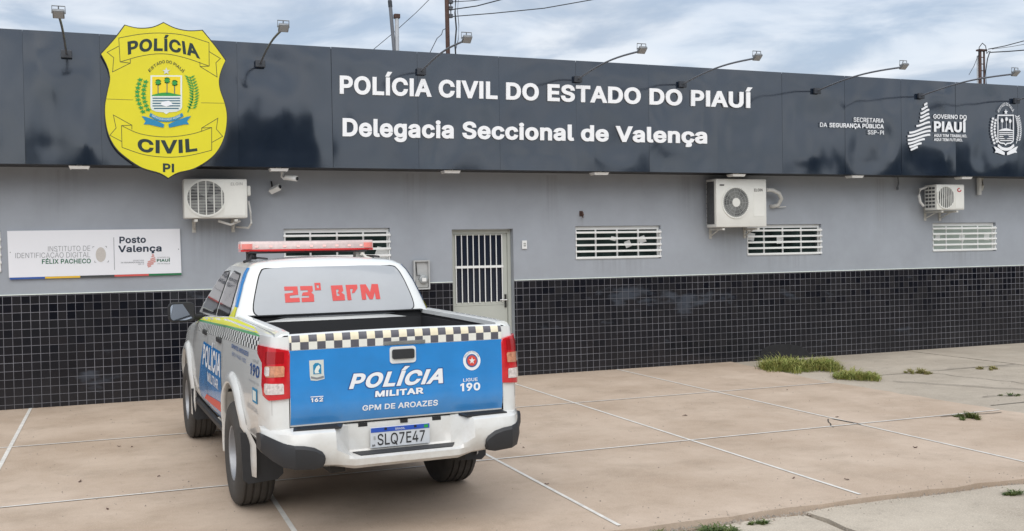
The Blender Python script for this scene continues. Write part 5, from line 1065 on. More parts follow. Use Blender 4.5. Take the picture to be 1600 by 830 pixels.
allp = [[cz(*p) for p in pl] for grp in (two, three, deg, bb, pp_, mm) for pl in grp]
obj('lettering', flat(allp, rear_fn(.009), grid=(.06, .06)), M['red_letter'], rw_)
# side glass, both sides
for s_ in (-1, 1):
    fn = lambda d: (lambda y, z: Vector((s_*(gh_side(y, z)+d), y, z)))
    rear_q = [(.74, 1.345), (.80, 1.56), (.88, 1.650), (1.28, 1.668), (1.36, 1.62), (1.40, 1.315), (.86, 1.308)]
    front_q = [(1.50, 1.312), (1.46, 1.62), (1.52, 1.665), (1.80, 1.655), (2.0, 1.56), (2.38, 1.35), (2.36, 1.30)]
    for q in (rear_q, front_q):
        cxq = sum(p[0] for p in q)/len(q); czq = sum(p[1] for p in q)/len(q); out = [(cxq+(y-cxq)*1.05, czq+(z-czq)*1.09) for y, z in q]
        obj('window_seal', flat([out], fn(.002), grid=(.1, .06)), M['black'], cab, smooth=60); obj('side_window', flat([q], fn(.006), grid=(.1, .06)), M['tint'], cab, smooth=60)
    edge = lambda z, k: gh(z)[0]+k
    zs_ = [1.41, 1.48, 1.55, 1.62, 1.67, 1.71]
    obj('pillar_stripe', flat([[(edge(z, .045), z) for z in zs_]+[(edge(z, .06+.11*min(1, (1.80-z)/.2)*min(1, (z-1.36)/.1)), z) for z in reversed(zs_)]], lambda y, z: gh_n(y, z, .006, s_), grid=(.02, .03)), M['paint_blue'], cab, smooth=60)
    obj('yellow_swoosh', flat([[(.50, 1.405), (.56, 1.415), (.66, 1.345), (.80, 1.305), (1.1, 1.285), (.50, 1.283), (.475, 1.33)]], lambda y, z: gh_n(y, z, .006, s_), grid=(.03, .03)), M['paint_yel'], cab, smooth=60)
obj('windscreen', flat([[(-.68, 1.29), (.68, 1.29), (.56, 1.68), (-.56, 1.68)]], lambda x, z: Vector((x, gh_front(x, z)+.004, z)), grid=(.06, .05)), M['tint'], cab, smooth=60)
for s_ in (-1, 1):
    obj('roof_strip', TB([(s_*.47, .80, 1.779), (s_*.49, 1.05, 1.786), (s_*.50, 1.5, 1.784)], .009, 6), M['black'], cab)
# body-side graphics
def sidef(s_, d): return lambda y, z: Vector((s_*(side_x(y, z)+d), y, z))
for s_ in (-1, 1):
    obj('checker_band', flat([[(-1.10, 1.205), (-1.10, 1.285), (.40, 1.262), (2.2, 1.20), (2.2, 1.125), (.40, 1.175)]], sidef(s_, .0025), grid=(.1, .03)), M['check_side'], body, smooth=60)
    obj('green_stripe', flat([[(-1.02, 1.288), (-.7, 1.300), (.40, 1.276), (2.3, 1.215), (2.3, 1.203), (.40, 1.263)]], sidef(s_, .003), grid=(.1, .02)), M['paint_grn'], body, smooth=60)
    obj('yellow_swoosh', flat([[(-.85, 1.302), (-.5, 1.325), (.2, 1.331), (.55, 1.330), (2.3, 1.235), (2.6, 1.15), (2.3, 1.217), (.40, 1.278), (-.5, 1.300)]], sidef(s_, .0025), grid=(.08, .02)), M['paint_yel'], body, smooth=60)
    dp = obj('door_graphic', flat([[(.52, .52), (.62, .50), (2.0, .50), (2.05, .62), (1.75, .98), (1.70, 1.06), (.62, 1.06), (.56, .80)]], sidef(s_, .0025), grid=(.1, .05)), M['paint_blue'], body, smooth=60)
    fl_ = (lambda y, z: sidef(s_, .0055)(y, z)); L_ = [(1.68, .86), (.60, .86)] if s_ < 0 else [(.60, .86), (1.68, .86)]; U_ = [(1.66, 1.04), (.58, 1.04)] if s_ < 0 else [(.58, 1.04), (1.66, 1.04)]
    obj('lettering', text('POLÍCIA', L_, U_, fl_, None, bold=.045, spacing=1.02), M['vinyl_white'], dp)
    L_ = [(1.35, .75), (.72, .75)] if s_ < 0 else [(.72, .75), (1.35, .75)]; U_ = [(1.35, .83), (.72, .83)] if s_ < 0 else [(.72, .83), (1.35, .83)]
    obj('lettering', text('MILITAR', L_, U_, fl_, None, bold=.03), M['vinyl_white'], dp)
    obj('red_flash', flat([[(1.5, .62), (.66, .66), (.60, .58), (1.7, .56)]], sidef(s_, .005), grid=(.1, .05)), M['badge_red'], dp)
    wq = (lambda a0, a1: [(a1, 0), (a0, 0)] if s_ < 0 else [(a0, 0), (a1, 0)])
    def st(sx0, sx1, z, h, s, m_, bold=.01):
        b__ = [(y, z) for y, _ in wq(sx0, sx1)]; obj('lettering', text(s, b__, [(y, z+h) for y, _ in b__], lambda y, zz_: sidef(s_, .004)(y, zz_), None, bold=bold), M[m_], body)
    st(-.62, .10, 1.135, .030, 'GPM DE AROAZES', 'navy_txt', .03); st(-.55, .05, 1.085, .026, '(89) 9 9400-1132', 'navy_txt', 0)
    st(-1.02, -.72, 1.03, .075, '190', 'navy_txt', .03); st(-.98, -.80, 1.12, .018, 'LIGUE', 'txt_grey', 0); st(-1.02, -.70, .985, .012, 'EMERGÊNCIA', 'txt_grey', 0)
    st(-.98, -.62, .80, .032, 'USO OFICIAL', 'txt_grey', 0); 
    obj('side_emblem', flat([[(-.98, .86), (-.82, .86), (-.82, .955), (-.98, .955)]], sidef(s_, .003), grid=(.05, .05)), M['teal'], body); obj('emblem_core', flat([[(-.955, .875), (-.845, .875), (-.845, .94), (-.955, .94)]], sidef(s_, .005), grid=(.05, .05)), M['pale'], body)
    for y in (.545, 1.43, 2.48):                     # door shut lines
        obj('shut_line', flat([[(y-.004, .50 if y > .6 else .93), (y+.004, .50 if y > .6 else .93), (y+.004, 1.27), (y-.004, 1.27)]], sidef(s_, .0042), grid=(0, .06)), M['gap'], body)
    for y in (.72, 1.62):
        hb = bmesh.new(); x = side_x(y, 1.145); box(hb, s_*(x+.004)-.016, s_*(x+.004)+.016, y-.10, y+.10, 1.125, 1.165, .008); obj('door_handle', hb, M['black'], body, smooth=40)
    # wheel arch flares
    for cy_ in (0, 3.0):
        bm = bmesh.new(); prof = [(.455, .0), (.462, .030), (.485, .036), (.520, .026), (.545, .0)]; n = 26; rr_ = []
        for i in range(n+1):
            a_ = R(-14)+(math.pi+R(28))*i/n; r3 = []
            for r_, o_ in prof:
                y = cy_+r_*math.cos(a_); z = .425+r_*math.sin(a_); r3.append(Vector((s_*(side_x(y, max(z, .55))+o_+(.004 if o_ == 0 else 0)), y, z)))
            r3.append(Vector((s_*(side_x(cy_, .8)-.05), cy_+.50*math.cos(a_), .425+.50*math.sin(a_)))); rr_.append(r3)
        loft(bm, rr_); obj('wheel_arch', bm, M['paint'], body, smooth=60)
    obj('sill_trim', B(*(sorted((s_*.84, s_*.875))), .50, 2.45, .42, .47, .01), M['black'], body)
    # mud flaps
    for cy_, z1 in ((-.50, .60), (2.46, .55)):
        bm = bmesh.new(); xs_ = [.60, .90]; pr_ = [(.62, .30), (.66, .262), (.86, .25), (.895, .28), (.905, z1), (.62, z1)]
        flat([pr_], lambda x, z: Vector((s_*x, cy_+(z-.25)*.06, z)), off=(0, .012, 0), bm=bm); obj('mud_flap', bm, M['black'], trk)
# tail lights follow the corner
def corner(t_, z):                                   # t 0..1 from tailgate edge round to the side
    k = .985 if z > 1.2 else 1
    pts_ = [(.722, -1.262), (.775, -1.258), (.812, -1.242), (.838, -1.21), (.852, -1.15), (.862, -1.06), (.868, -.97)]
    f = t_*(len(pts_)-1); i = min(len(pts_)-2, int(f)); g_ = f-i; x = pts_[i][0]+(pts_[i+1][0]-pts_[i][0])*g_; y = pts_[i][1]+(pts_[i+1][1]-pts_[i][1])*g_
    return x-.10*max(0, z-1.0)**1.2, y+.04*max(0, z-1.0)
for s_ in (-1, 1):
    def cf(d):
        def f(t_, z):
            x, y = corner(t_, z); x2, y2 = corner(min(1, t_+.02), z); x1, y1 = corner(max(0, t_-.02), z); tx_, ty_ = x2-x1, y2-y1; L_ = math.hypot(tx_, ty_)
            return Vector((s_*(x+d*ty_/L_), y-d*tx_/L_, z))
        return f
    # quarter panel corner skin
    obj('rear_corner', flat([[(0, .64), (1, .64), (1, 1.305), (0, 1.305)]], cf(-.004), grid=(.08, .06)), M['paint'], body, smooth=60)
    lens = [(.02, .925), (.45, .915), (.66, .94), (.70, 1.0), (.70, 1.10), (.72, 1.14), (.93, 1.19), (.95, 1.245), (.55, 1.245), (.25, 1.235), (.06, 1.222), (.02, 1.20)]
    tlm = bmesh.new(); flat([lens], cf(.014), grid=(.06, .04), bm=tlm)
    bnd = [e for e in tlm.edges if e.is_boundary]; ex = bmesh.ops.extrude_edge_only(tlm, edges=bnd)
    for v in ex['geom']:
        if isinstance(v, bmesh.types.BMVert): v.co += Vector((-s_*.022, .018, 0))
    tlo = obj('tail_light', tlm, M['red_lens'], trk, smooth=50)
    blkp = lambda z0, z1, t0=.10, t1=.52: [(t0, z0), (t1, z0-.004), (t1+.05, z0+.01), (t1+.05, z1-.005), (t1, z1), (t0+.02, z1), (t0, z1-.01)]
    obj('amber_lamp', flat([blkp(1.062, 1.128)], cf(.017), grid=(.05, .03)), M['amber_lens'], tlo, smooth=50); obj('reverse_lamp', flat([blkp(.955, 1.020)], cf(.017), grid=(.05, .03)), M['clear_lens'], tlo, smooth=50)
    obj('amber_lamp', flat([blkp(1.068, 1.122, .42, .52)], cf(.019), grid=(.05, .03)), M['clear_lens'], tlo, smooth=50)
    obj('brake_lamp', flat([blkp(1.145, 1.215, .12, .55)], cf(.0165), grid=(.05, .03)), M['dk_red'], tlo, smooth=50)
# tailgate
bm = bmesh.new(); pr_ = [(-1.20, .74), (-1.240, .742), (-1.258, .79), (-1.266, .84), (-1.267, .87), (-1.264, .90), (-1.262, .96), (-1.262, 1.215), (-1.260, 1.285), (-1.250, 1.308), (-1.235, 1.317), (-1.20, 1.317)]
def tg_y(z):
    for a, c in zip(pr_[1:-1], pr_[2:]):
        if a[1] <= z <= c[1]: return a[0]+(c[0]-a[0])*(z-a[1])/(c[1]-a[1]+1e-9)
    return -1.262
xs_ = [-.716+1.432*i/24 for i in range(25)]
loft(bm, [[Vector((x, y, z+(.008*(1-(x/.716)**2) if z > 1.25 else 0))) for y, z in pr_] for x in xs_]); tg = obj('tailgate', bm, M['paint'], trk, smooth=35)
tgf = lambda d: (lambda x, z: Vector((x, tg_y(z)-d, z)))
obj('blue_panel', flat([[(-.714, .752), (.714, .752), (.714, 1.219), (-.714, 1.219)]], tgf(.002), grid=(.1, .03)), M['paint_blue'], tg, smooth=40)
obj('checker_band', flat([[(-.714, 1.222), (.714, 1.222), (.714, 1.310), (-.714, 1.310)]], lambda x, z: Vector((x, tg_y(z)-.0025, z+(.008*(1-(x/.716)**2)*max(0, (z-1.25)/.06)))), grid=(.06, .02)), M['check_tail'], tg, smooth=40)
obj('brake_light_strip', B(-.11, .17, -1.272, -1.2655, 1.222, 1.245, .003), M['ac_mid'], tg)
TGY = -1.264
def tp(px, py): v = T(px, py, y=TGY); return (v.x, v.z)
def tgl(pl): return [[tp(*p) for p in q] for q in pl]
hx, hz = tp(629, 554)
def rr_poly(cx_, cz_, w_, h_, r_, n=5):
    out = []
    for sx_, sz_, a0 in ((1, 1, 0), (-1, 1, 90), (-1, -1, 180), (1, -1, 270)):
        for i in range(n+1): a_ = R(a0+90*i/n); out.append((cx_+sx_*(w_-r_)+r_*math.cos(a_), cz_+sz_*(h_-r_)+r_*math.sin(a_)))
    return out
obj('handle_surround', flat([rr_poly(hx, hz, .088, .054, .02)], tgf(.012), off=(0, .010, 0)), M['paint'], tg, smooth=30)
obj('handle', flat([rr_poly(hx, hz+.006, .074, .031, .012)], tgf(.026), off=(0, .013, 0)), M['black'], tg, smooth=30)
# lettering on tailgate
def tgt(s, b, t_, m_, bold, d=.005, sp_=1.0, par=None): return obj('lettering', text(s, b, t_, lambda a, c: (lambda v: Vector((v.x, tg_y(v.z)-d, v.z)))(T(a, c, y=TGY)), None, bold=bold, spacing=sp_), M[m_], par or tg)
tgt('POLÍCIA', [(543, 609.5), (693.5, 599.5)], [(551.5, 583), (703, 573.5)], 'navy_txt', .085, .0035, 1.02); tgt('POLÍCIA', [(545, 608), (692, 598.5)], [(552.5, 584), (701.5, 575)], 'vinyl_white', .055, .0055, 1.03)
tgt('MILITAR', [(584.5, 621.5), (662.5, 615.5)], [(585.5, 610), (662.5, 604)], 'navy_txt', .085, .0035); tgt('MILITAR', [(585.5, 620.5), (661.5, 614.8)], [(586.5, 611), (661.5, 605)], 'vinyl_white', .06, .0055)
tgt('GPM DE AROAZES', [(566, 642), (684, 633.5)], [(566, 633.5), (684, 624.5)], 'vinyl_white', .035, .0045)
tgt('LIGUE', [(723.5, 596.5), (746, 595)], [(723.5, 591.5), (746, 590)], 'vinyl_white', .02, .0045); tgt('190', [(719, 611.5), (750, 609.5)], [(719, 599), (750, 597.5)], 'vinyl_white', .05, .0045)
tgt('162', [(485, 629), (505, 627.5)], [(485, 621.8), (505, 620.3)], 'navy_txt', .10, .0035); tgt('162', [(485.5, 628.5), (504.5, 627)], [(485.5, 622.3), (504.5, 620.8)], 'vinyl_white', .045, .0055)
obj('number_rule', flat(tgl([[(485, 619.8), (505, 618.5), (505, 619.8), (485, 621)]]), tgf(.0045)), M['vinyl_white'], tg)
# round badge
def disc(cx_, cy_, r_, n=28): return [(cx_+r_*math.cos(2*math.pi*i/n), cy_+r_*math.sin(2*math.pi*i/n)*1.12) for i in range(n)]
bdg = obj('round_badge', flat(tgl([disc(737, 563.5, 13.6)]), tgf(.004)), M['vinyl_white'], tg)
obj('badge_ring', flat(tgl([disc(737, 563.5, 9.2)]), tgf(.0055)), M['badge_blue'], bdg); obj('badge_core', flat(tgl([disc(737, 563.5, 7.2)]), tgf(.007)), M['badge_red'], bdg)
obj('badge_star', flat(tgl([[(737+(5.2 if i % 2 == 0 else 2.1)*math.sin(i*math.pi/5), 563.5-(5.8 if i % 2 == 0 else 2.3)*math.cos(i*math.pi/5)) for i in range(10)]]), tgf(.0085)), M['paper'], bdg)
obj('badge_lettering', text('POLÍCIA MILITAR', [(727, 559.5), (737, 550.5), (747, 558.5)], [(725, 557.5), (737, 548.2), (749, 556.5)], lambda a, c: (lambda v: Vector((v.x, tg_y(v.z)-.0055, v.z)))(T(a, c, y=TGY)), None, bold=.0), M['txt_grey'], bdg)
cs = obj('crest_sticker', flat(tgl([[(483, 563.5), (505.5, 562), (506, 582), (507, 592), (495, 595), (485.5, 594.5), (484, 588)]]), tgf(.004)), M['silver'], tg)
obj('crest_core', flat(tgl([[(489, 571), (492, 567.5), (497, 567), (501.5, 570), (502, 584), (489.5, 585)]]), tgf(.0055)), M['teal'], cs); obj('crest_bird', flat(tgl([[(491, 580), (494, 573), (498, 570), (500, 574), (497, 580), (499, 583), (492, 583.5)]]), tgf(.007)), M['pale'], cs)
obj('crest_ribbon', flat(tgl([[(485.5, 588), (495, 590), (505.5, 587), (506, 590.5), (495, 593), (486, 591.5)]]), tgf(.0055)), M['txt_grey'], cs)
# bumper: stations across, profile (y, z)
def bump_prof(x):
    a = abs(x)
    mid = [(-1.215, .735), (-1.235, .722), (-1.245, .565), (-1.255, .553), (-1.385, .545), (-1.405, .535), (-1.402, .495), (-1.37, .472), (-1.20, .48)]
    sid = [(-1.215, .738), (-1.345, .728), (-1.375, .712), (-1.392, .66), (-1.396, .60), (-1.385, .545), (-1.36, .505), (-1.32, .488), (-1.18, .50)]
    end = [(-1.05, .735), (-1.10, .730), (-1.13, .715), (-1.15, .68), (-1.155, .65), (-1.15, .62), (-1.14, .60), (-1.11, .585), (-1.02, .585)]
    def mixp(p, q, f): return [(u[0]+(v[0]-u[0])*f, u[1]+(v[1]-u[1])*f) for u, v in zip(p, q)]
    if a < .345: return mid
    if a < .46: return mixp(mid, sid, (a-.345)/.115)
    if a < .72: return mixp(sid, sid, 0)
    f = (a-.72)/.155; return mixp(sid, end, min(1, f**1.7))
xb = [-.875, -.865, -.845, -.82, -.79, -.76, -.72, -.60, -.46, -.42, -.38, -.346, -.344, -.2, 0, .2, .344, .346, .38, .42, .46, .60, .72, .76, .79, .82, .845, .865, .875]
bm = bmesh.new(); rr_ = []
for x in xb:
    drop = .03*max(0, abs(x)-.46)/.4
    rr_.append([Vector((x, y, z+drop*(1 if z < .65 else 0))) for y, z in bump_prof(x)])
loft(bm, rr_); bpr = obj('bumper', bm, M['paint'], trk, smooth=32)
sp_ = bmesh.new(); flat([[(-.30, -1.37), (.31, -1.37), (.36, -1.28), (-.33, -1.275)]], lambda x, y: Vector((x, y, .5535+(-y-1.27)*-.06+.004)), off=(0, 0, -.014), bm=sp_); obj('step_pad', sp_, M['black'], bpr)
for i in range(4):
    pass
for s_ in (-1, 1):
    sp_ = bmesh.new(); flat([[(s_*.39, -1.275), (s_*.42, -1.35), (s_*.715, -1.335), (s_*.70, -1.275)]], lambda x, y: Vector((x, y, .742+(-y-1.235)*-.10+.006)), off=(0, 0, -.012), bm=sp_); obj('step_pad', sp_, M['black'], bpr)
    for k in range(3): 
        y = -1.29-.02*k; obj('pad_rib', B(*sorted((s_*.43, s_*.69)), y-.006, y+.006, .7465-.10*(-y-1.235), .7515-.10*(-y-1.235)), M['black'], bpr)
    # black corner cap
    rr_ = []; bm = bmesh.new()
    for x, ztop, zbot in ((.535, .575, .53), (.55, .600, .505), (.60, .630, .495), (.66, .645, .50), (.72, .652, .505), (.78, .665, .515), (.83, .685, .545), (.868, .700, .575), (.886, .705, .60)):
        pf = bump_prof(min(x, .874)); yo = min(p[0] for p in pf)
        rr_.append([Vector((s_*x, y, z)) for y, z in ((yo+.06, ztop-.004), (yo-.003, ztop), (yo-.016, ztop-.02), (yo-.016, zbot+.03), (yo+.0, zbot), (yo+.14, zbot-.005), (yo+.14, ztop-.02))])
    loft(bm, rr_); obj('corner_cap', bm, M['black'], bpr, smooth=30)
    obj('tow_slot', B(*sorted((s_*.22, s_*.28)), -1.2375, -1.225, .705, .728), M['gap'], bpr)
obj('latch', B(.0, .05, -1.24, -1.225, .708, .73), M['gap'], bpr)
# number plate
pl0 = T(579, 668, y=-1.275); plx = (pl0.x+T(672, 660, y=-1.275).x)/2; plz = .6315
plo = obj('number_plate', B(plx-.2, plx+.2, -1.268, -1.256, plz-.066, plz+.066, .003), M['plate'], trk)
obj('plate_header', B(plx-.197, plx+.197, -1.2705, -1.2685, plz+.034, plz+.063), M['plate_blue'], plo)
pt = lambda s, x0, x1, z, h, m_, bo, d=.0015: obj('lettering', text(s, [(plx+x0, plz+z), (plx+x1, plz+z)], [(plx+x0, plz+z+h), (plx+x1, plz+z+h)], lambda x, z_: Vector((x, -1.2686-d, z_)), None, bold=bo), M[m_], plo)
pt('SLQ7E47', -.155, .165, -.050, .072, 'plate_ink', .012); pt('BRASIL', -.035, .03, .041, .013, 'plate', .02, .003); pt('BR', -.190, -.170, -.055, .013, 'plate_ink', .02)
obj('flag_print', B(plx+.16, plx+.188, -1.2712, -1.2707, plz+.038, plz+.058), M['green'], plo)
for s_ in (-.1, .1): obj('plate_screw', B(plx+s_-.008, plx+s_+.008, -1.2735, -1.2707, plz+.046, plz+.060), M['gap'], plo)
obj('plate_screw', B(plx-.18, plx-.168, -1.271, -1.2687, plz-.01, plz+.01), M['ac_grey'], plo)
# wheels
def wheel(cy_, s_):
    wh = obj('wheel', TB([(s_*.60, cy_, .375), (s_*.77, cy_, .375)], .07, 16), M['hub_dark'], trk)
    prof = [(.192, .112), (.215, .127), (.28, .135), (.335, .130), (.362, .115), (.372, .098)]
    for g_ in (.075, .025, -.025, -.075): prof += [(.376, g_+.014), (.376, g_+.008), (.366, g_+.005), (.366, g_-.005), (.376, g_-.008), (.376, g_-.014)]
    prof += [(.372, -.098), (.362, -.115), (.335, -.130), (.28, -.135), (.215, -.127), (.192, -.112)]
    bm = bmesh.new(); lathe(bm, prof, lambda r_, a_, g_: Vector((s_*(.77+a_), cy_+r_*math.cos(g_), .377+r_*math.sin(g_))), 64, close=True)
    for v in bm.verts: v.co.z = max(v.co.z, .004)
    obj('tyre', bm, M['rubber'], wh, smooth=50)
    bm = bmesh.new(); lathe(bm, [(.195, .110), (.198, .118), (.188, .114), (.176, .06), (.168, .02), (.12, .035), (.09, .05), (.06, .055), (.055, .09), (.001, .092)], lambda r_, a_, g_: Vector((s_*(.77+a_), cy_+r_*math.cos(g_), .377+r_*math.sin(g_))), 40)
    lathe(bm, [(.195, .110), (.172, .0), (.172, -.112)], lambda r_, a_, g_: Vector((s_*(.77+a_), cy_+r_*math.cos(g_), .377+r_*math.sin(g_))), 40); obj('rim', bm, M['rim'], wh, smooth=40)
    sp = bmesh.new()
    for i in range(8):
        a_ = i*math.pi/4; lathe(sp, [(.001, 0), (.024, 0)], lambda r_, q_, g_: Vector((s_*(.77+.0335), cy_+.15*math.cos(a_)+r_*math.cos(g_), .377+.15*math.sin(a_)+r_*math.sin(g_))), 10)
    obj('rim_hole', sp, M['gap'], wh)
for cy_ in (0, 3.0):
    for s_ in (-1, 1): wheel(cy_, s_)
# underbody
ub = bmesh.new(); box(ub, -.50, .50, -1.15, 3.4, .50, .78); box(ub, -.46, -.36, -1.2, 3.3, .42, .50); box(ub, .36, .46, -1.2, 3.3, .42, .50)
tube(ub, [(-.7, 0, .377), (.7, 0, .377)], .05, 10); tube(ub, [(-.7, 3, .377), (.7, 3, .377)], .04, 10)
obj('chassis', ub, M['hub_dark'], trk)
bm = bmesh.new(); lathe(bm, [(.001, -.15), (.10, -.10), (.14, 0), (.10, .10), (.001, .15)], lambda r_, a_, g_: Vector((a_, r_*math.cos(g_), .377+r_*math.sin(g_))), 16); obj('differential', bm, M['hub_dark'], trk, smooth=60)
for s_ in (-1, 1):
    bm = bmesh.new(); rr_ = []
    for i in range(9): y = -.6+1.2*i/8; z = .46-.08*math.cos((i/8-.5)*math.pi); rr_.append([Vector((s_*.5+dx, y, z+dz)) for dx, dz in ((-.03, 0), (.03, 0), (.03, .03), (-.03, .03))])
    loft(bm, rr_); obj('leaf_spring', bm, M['hub_dark'], trk)
obj('exhaust', TB([(.55, 1.0, .42), (.58, .3, .45), (.60, -.4, .52), (.62, -.75, .45)], .03, 10), M['hub_dark'], trk)
# mirrors
for s_ in (-1, 1):
    mc = Vector((s_*1.0, 2.30, 1.293)); bm = bmesh.new(); o_ = rr_poly(0, 0, .118, .090, .045, 6)
    shl = [[Vector((mc.x+x*k, mc.y+dy, mc.z+z*k)) for x, z in o_] for k, dy in ((.94, -.055), (1.0, -.045), (1.0, 0), (.9, .06), (.55, .10))]
    loft(bm, shl); mr = obj('mirror', bm, M['black'], trk, smooth=50)
    gi = rr_poly(0, 0, .100, .074, .036, 6); obj('mirror_glass', flat([gi], lambda x, z: Vector((mc.x+x, mc.y-.064-s_*x*.16*-1*-1+z*.10, mc.z+z)), off=(0, .003, 0)), M['mirror'], mr)
    obj('mirror_arm', TB([(s_*.90, 2.33, 1.235), (s_*.80, 2.36, 1.235)], .03, 8), M['black'], mr, smooth=50)
# light bar on the roof
lb = obj('light_bar', B(-.56, .45, 1.10, 1.30, 1.822, 1.840, .004), M['black'], trk)
def bar_ring(k, z, x0=-.625, x1=.515):
    n = 14; pts_ = []
    for i in range(n+1):
        u = -1+2*i/n; x = x0+(x1-x0)*i/n; pts_.append((x, 1.20-(.165-.10*abs(u)**2.2)*k))
    for i in range(n+1):
        u = 1-2*i/n; x = x1-(x1-x0)*i/n; pts_.append((x, 1.20+(.165-.10*abs(u)**2.2)*k))
    return [Vector((x, y, z)) for x, y in pts_]
bm = bmesh.new(); loft(bm, [bar_ring(.88, 1.838), bar_ring(1.0, 1.846), bar_ring(1.0, 1.856)]); obj('lower_lens', bm, M['bar_red'], lb, smooth=40)
bm = bmesh.new(); loft(bm, [bar_ring(.995, 1.857), bar_ring(.985, 1.90), bar_ring(.92, 1.918), bar_ring(.7, 1.926)]); obj('upper_lens', bm, M['bar_clear'], lb, smooth=50)
for x0, x1 in ((-.631, -.50), (.39, .521)):
    bm = bmesh.new(); loft(bm, [bar_ring(1.01 if False else .66, z, x0, x1) for z in (1.861, 1.904)]); obj('end_lens', bm, M['bar_pink'], lb, smooth=40)
ld = bmesh.new()
for i in range(9):
    x = -.50+i*.112; yv = 1.20-(.165-.10*abs((x+.055)/.57)**2.2)*.99-.004; box(ld, x-.012, x+.012, yv-.003, yv+.004, 1.872, 1.888)
obj('bar_lamp', ld, M['led'], lb)
for x in (-.53, .40):
    bm = bmesh.new(); tube(bm, [(x, 1.14, 1.83), (x-.03*(1 if x < 0 else -1), 1.06, 1.775), (x-.09*(1 if x < 0 else -1), 1.02, 1.755)], .012, 6); tube(bm, [(x, 1.26, 1.83), (x, 1.30, 1.775)], .012, 6); tube(bm, [(x, 1.10, 1.80), (x, 1.28, 1.795)], .010, 6); box(bm, x-.035, x+.035, 1.15, 1.25, 1.772, 1.822); obj('bar_foot', bm, M['black'] if x < 0 else M['bracket'], lb)

# ------------------------------------------------------------------ weeds
def grass(name, label, px0, px1, py, depth, n, h, m_, z=0, lean=.75, seed=0, spread=1.0):
    r2 = random.Random(seed); a = G(px0, py); c = G(px1, py); mid = (a+c)/2; bm = bmesh.new(); hw = (c-a).length/2; ax_ = (c-a).normalized(); ay = Vector((-ax_.y, ax_.x, 0))
    tuf = [(r2.uniform(-.85, .85), r2.gauss(0, .40), r2.uniform(.45, 1.1)) for _ in range(max(5, n//40))]
    for i in range(n):
        t_ = r2.choice(tuf); u = t_[0]+r2.gauss(0, .07); v = t_[1]+r2.gauss(0, .14)
        if abs(u) > 1.05: continue
        p0 = mid+ax_*(u*hw)+ay*(v*depth); p0.z = z
        hh = h*t_[2]*r2.uniform(.35, 1.1)*(1-.55*u*u); an = math.atan2(v-t_[1], u-t_[0]+1e-6)+r2.gauss(0, .9); d = Vector((math.cos(an), math.sin(an), 0)); ln_ = hh*r2.uniform(.3, 1.5)*lean*1.5; wd = r2.uniform(.003, .0065)
        sd_ = Vector((-d.y, d.x, 0))*wd; q1 = p0+d*ln_*.25+Vector((0, 0, hh*.55)); q1b = p0+d*ln_*.6+Vector((0, 0, hh*.85)); q2 = p0+d*ln_*1.15+Vector((0, 0, hh*r2.uniform(.55, 1)))
        v_ = [bm.verts.new(x) for x in (p0-sd_, p0+sd_, q1+sd_*.9, q1-sd_*.9, q1b+sd_*.6, q1b-sd_*.6, q2)]
        bm.faces.new(v_[:4]); bm.faces.new((v_[3], v_[2], v_[4], v_[5])); bm.faces.new((v_[5], v_[4], v_[6]))
    o = obj(name, bm, m_, None, recalc=False)
    return tag(o, label, 'grass', 'weeds growing in the pavement')
grass('grass_clump', 'largest green grass clump against the black tiled wall', 1180, 1318, 575,   .50, 5200, .20, M['grass'], -.01, seed=1)
grass('grass_clump', 'low green grass patch in front of and right of the largest clump', 1302, 1378, 590, .32, 2200, .12, M['grass'], -.01, seed=2)
grass('grass_clump', 'dry yellowish tuft on the grey side pavement near the wall', 1412, 1455, 582, .18, 420, .08, M['grass_dry'], -.012, seed=3)
grass('grass_clump', 'thin dry green tuft at the far right below the wall', 1525, 1562, 576, .15, 330, .06, M['grass_dry'], -.012, seed=4)
grass('grass_clump', 'small dark green tuft alone at the end of a white line', 1493, 1533, 653, .14, 420, .075, M['grass_dark'], -.005, seed=5)
grass('grass_clump', 'leafy weed row along the broken slab edge at the bottom centre', 1086, 1165, 828, .07, 620, .07, M['grass_dark'], -.034, lean=.9, seed=6)
grass('grass_clump', 'sparse weeds at the slab edge right of the bottom centre weed row', 1165, 1225, 812, .05, 220, .045, M['grass_dark'], -.034, lean=.9, seed=7)
grass('grass_clump', 'short green weeds at the slab edge in the bottom right corner', 1566, 1625, 768, .05, 360, .055, M['grass_dark'], -.034, lean=.9, seed=8)
grass('grass_clump', 'tiny weeds in the pavement crack nearest the right picture edge', 1560, 1598, 617, .05, 120, .04, M['grass_dark'], -.012, lean=.9, seed=9)
grass('grass_clump', 'faint weeds low on the slab edge left of the bottom centre weed row', 1010, 1080, 829, .04, 260, .035, M['grass_dark'], -.034, lean=.9, seed=10)
crack(wiggle((9.8, 5.8), (10.4, 8.6), 16, .05, 25), .014, -.009); crack(wiggle((11.0, 8.7), (10.6, 11.2), 16, .05, 26), .012, -.009)
# little leaves and grit on the forecourt
r2 = random.Random(11); k = 0
for px, py in ((340, 652), (125, 753), (168, 796), (338, 714), (186, 698), (206, 699), (248, 745), (1308, 652), (1070, 650), (1323, 750), (1240, 748), (854, 757), (818, 700), (1230, 610), (1430, 700)):
    g_ = G(px, py); bm = bmesh.new(); L_ = r2.uniform(.015, .03); an = r2.uniform(0, 3)
    pts_ = [(-1, 0), (-.3, .4), (.5, .35), (1, 0), (.4, -.4), (-.4, -.3)]
    flat([[(g_.x+L_*(u*math.cos(an)-v*math.sin(an)), g_.y+L_*(u*math.sin(an)+v*math.cos(an))) for u, v in pts_]], lambda x, y: Vector((x, y, .008+.006*math.sin(x*200))), off=(0, 0, -.002), bm=bm)
    tag(obj('dry_leaf', bm, M['rust']), 'tiny dry brown leaf lying loose on the tan forecourt', 'leaf', 'dry leaves on the forecourt')

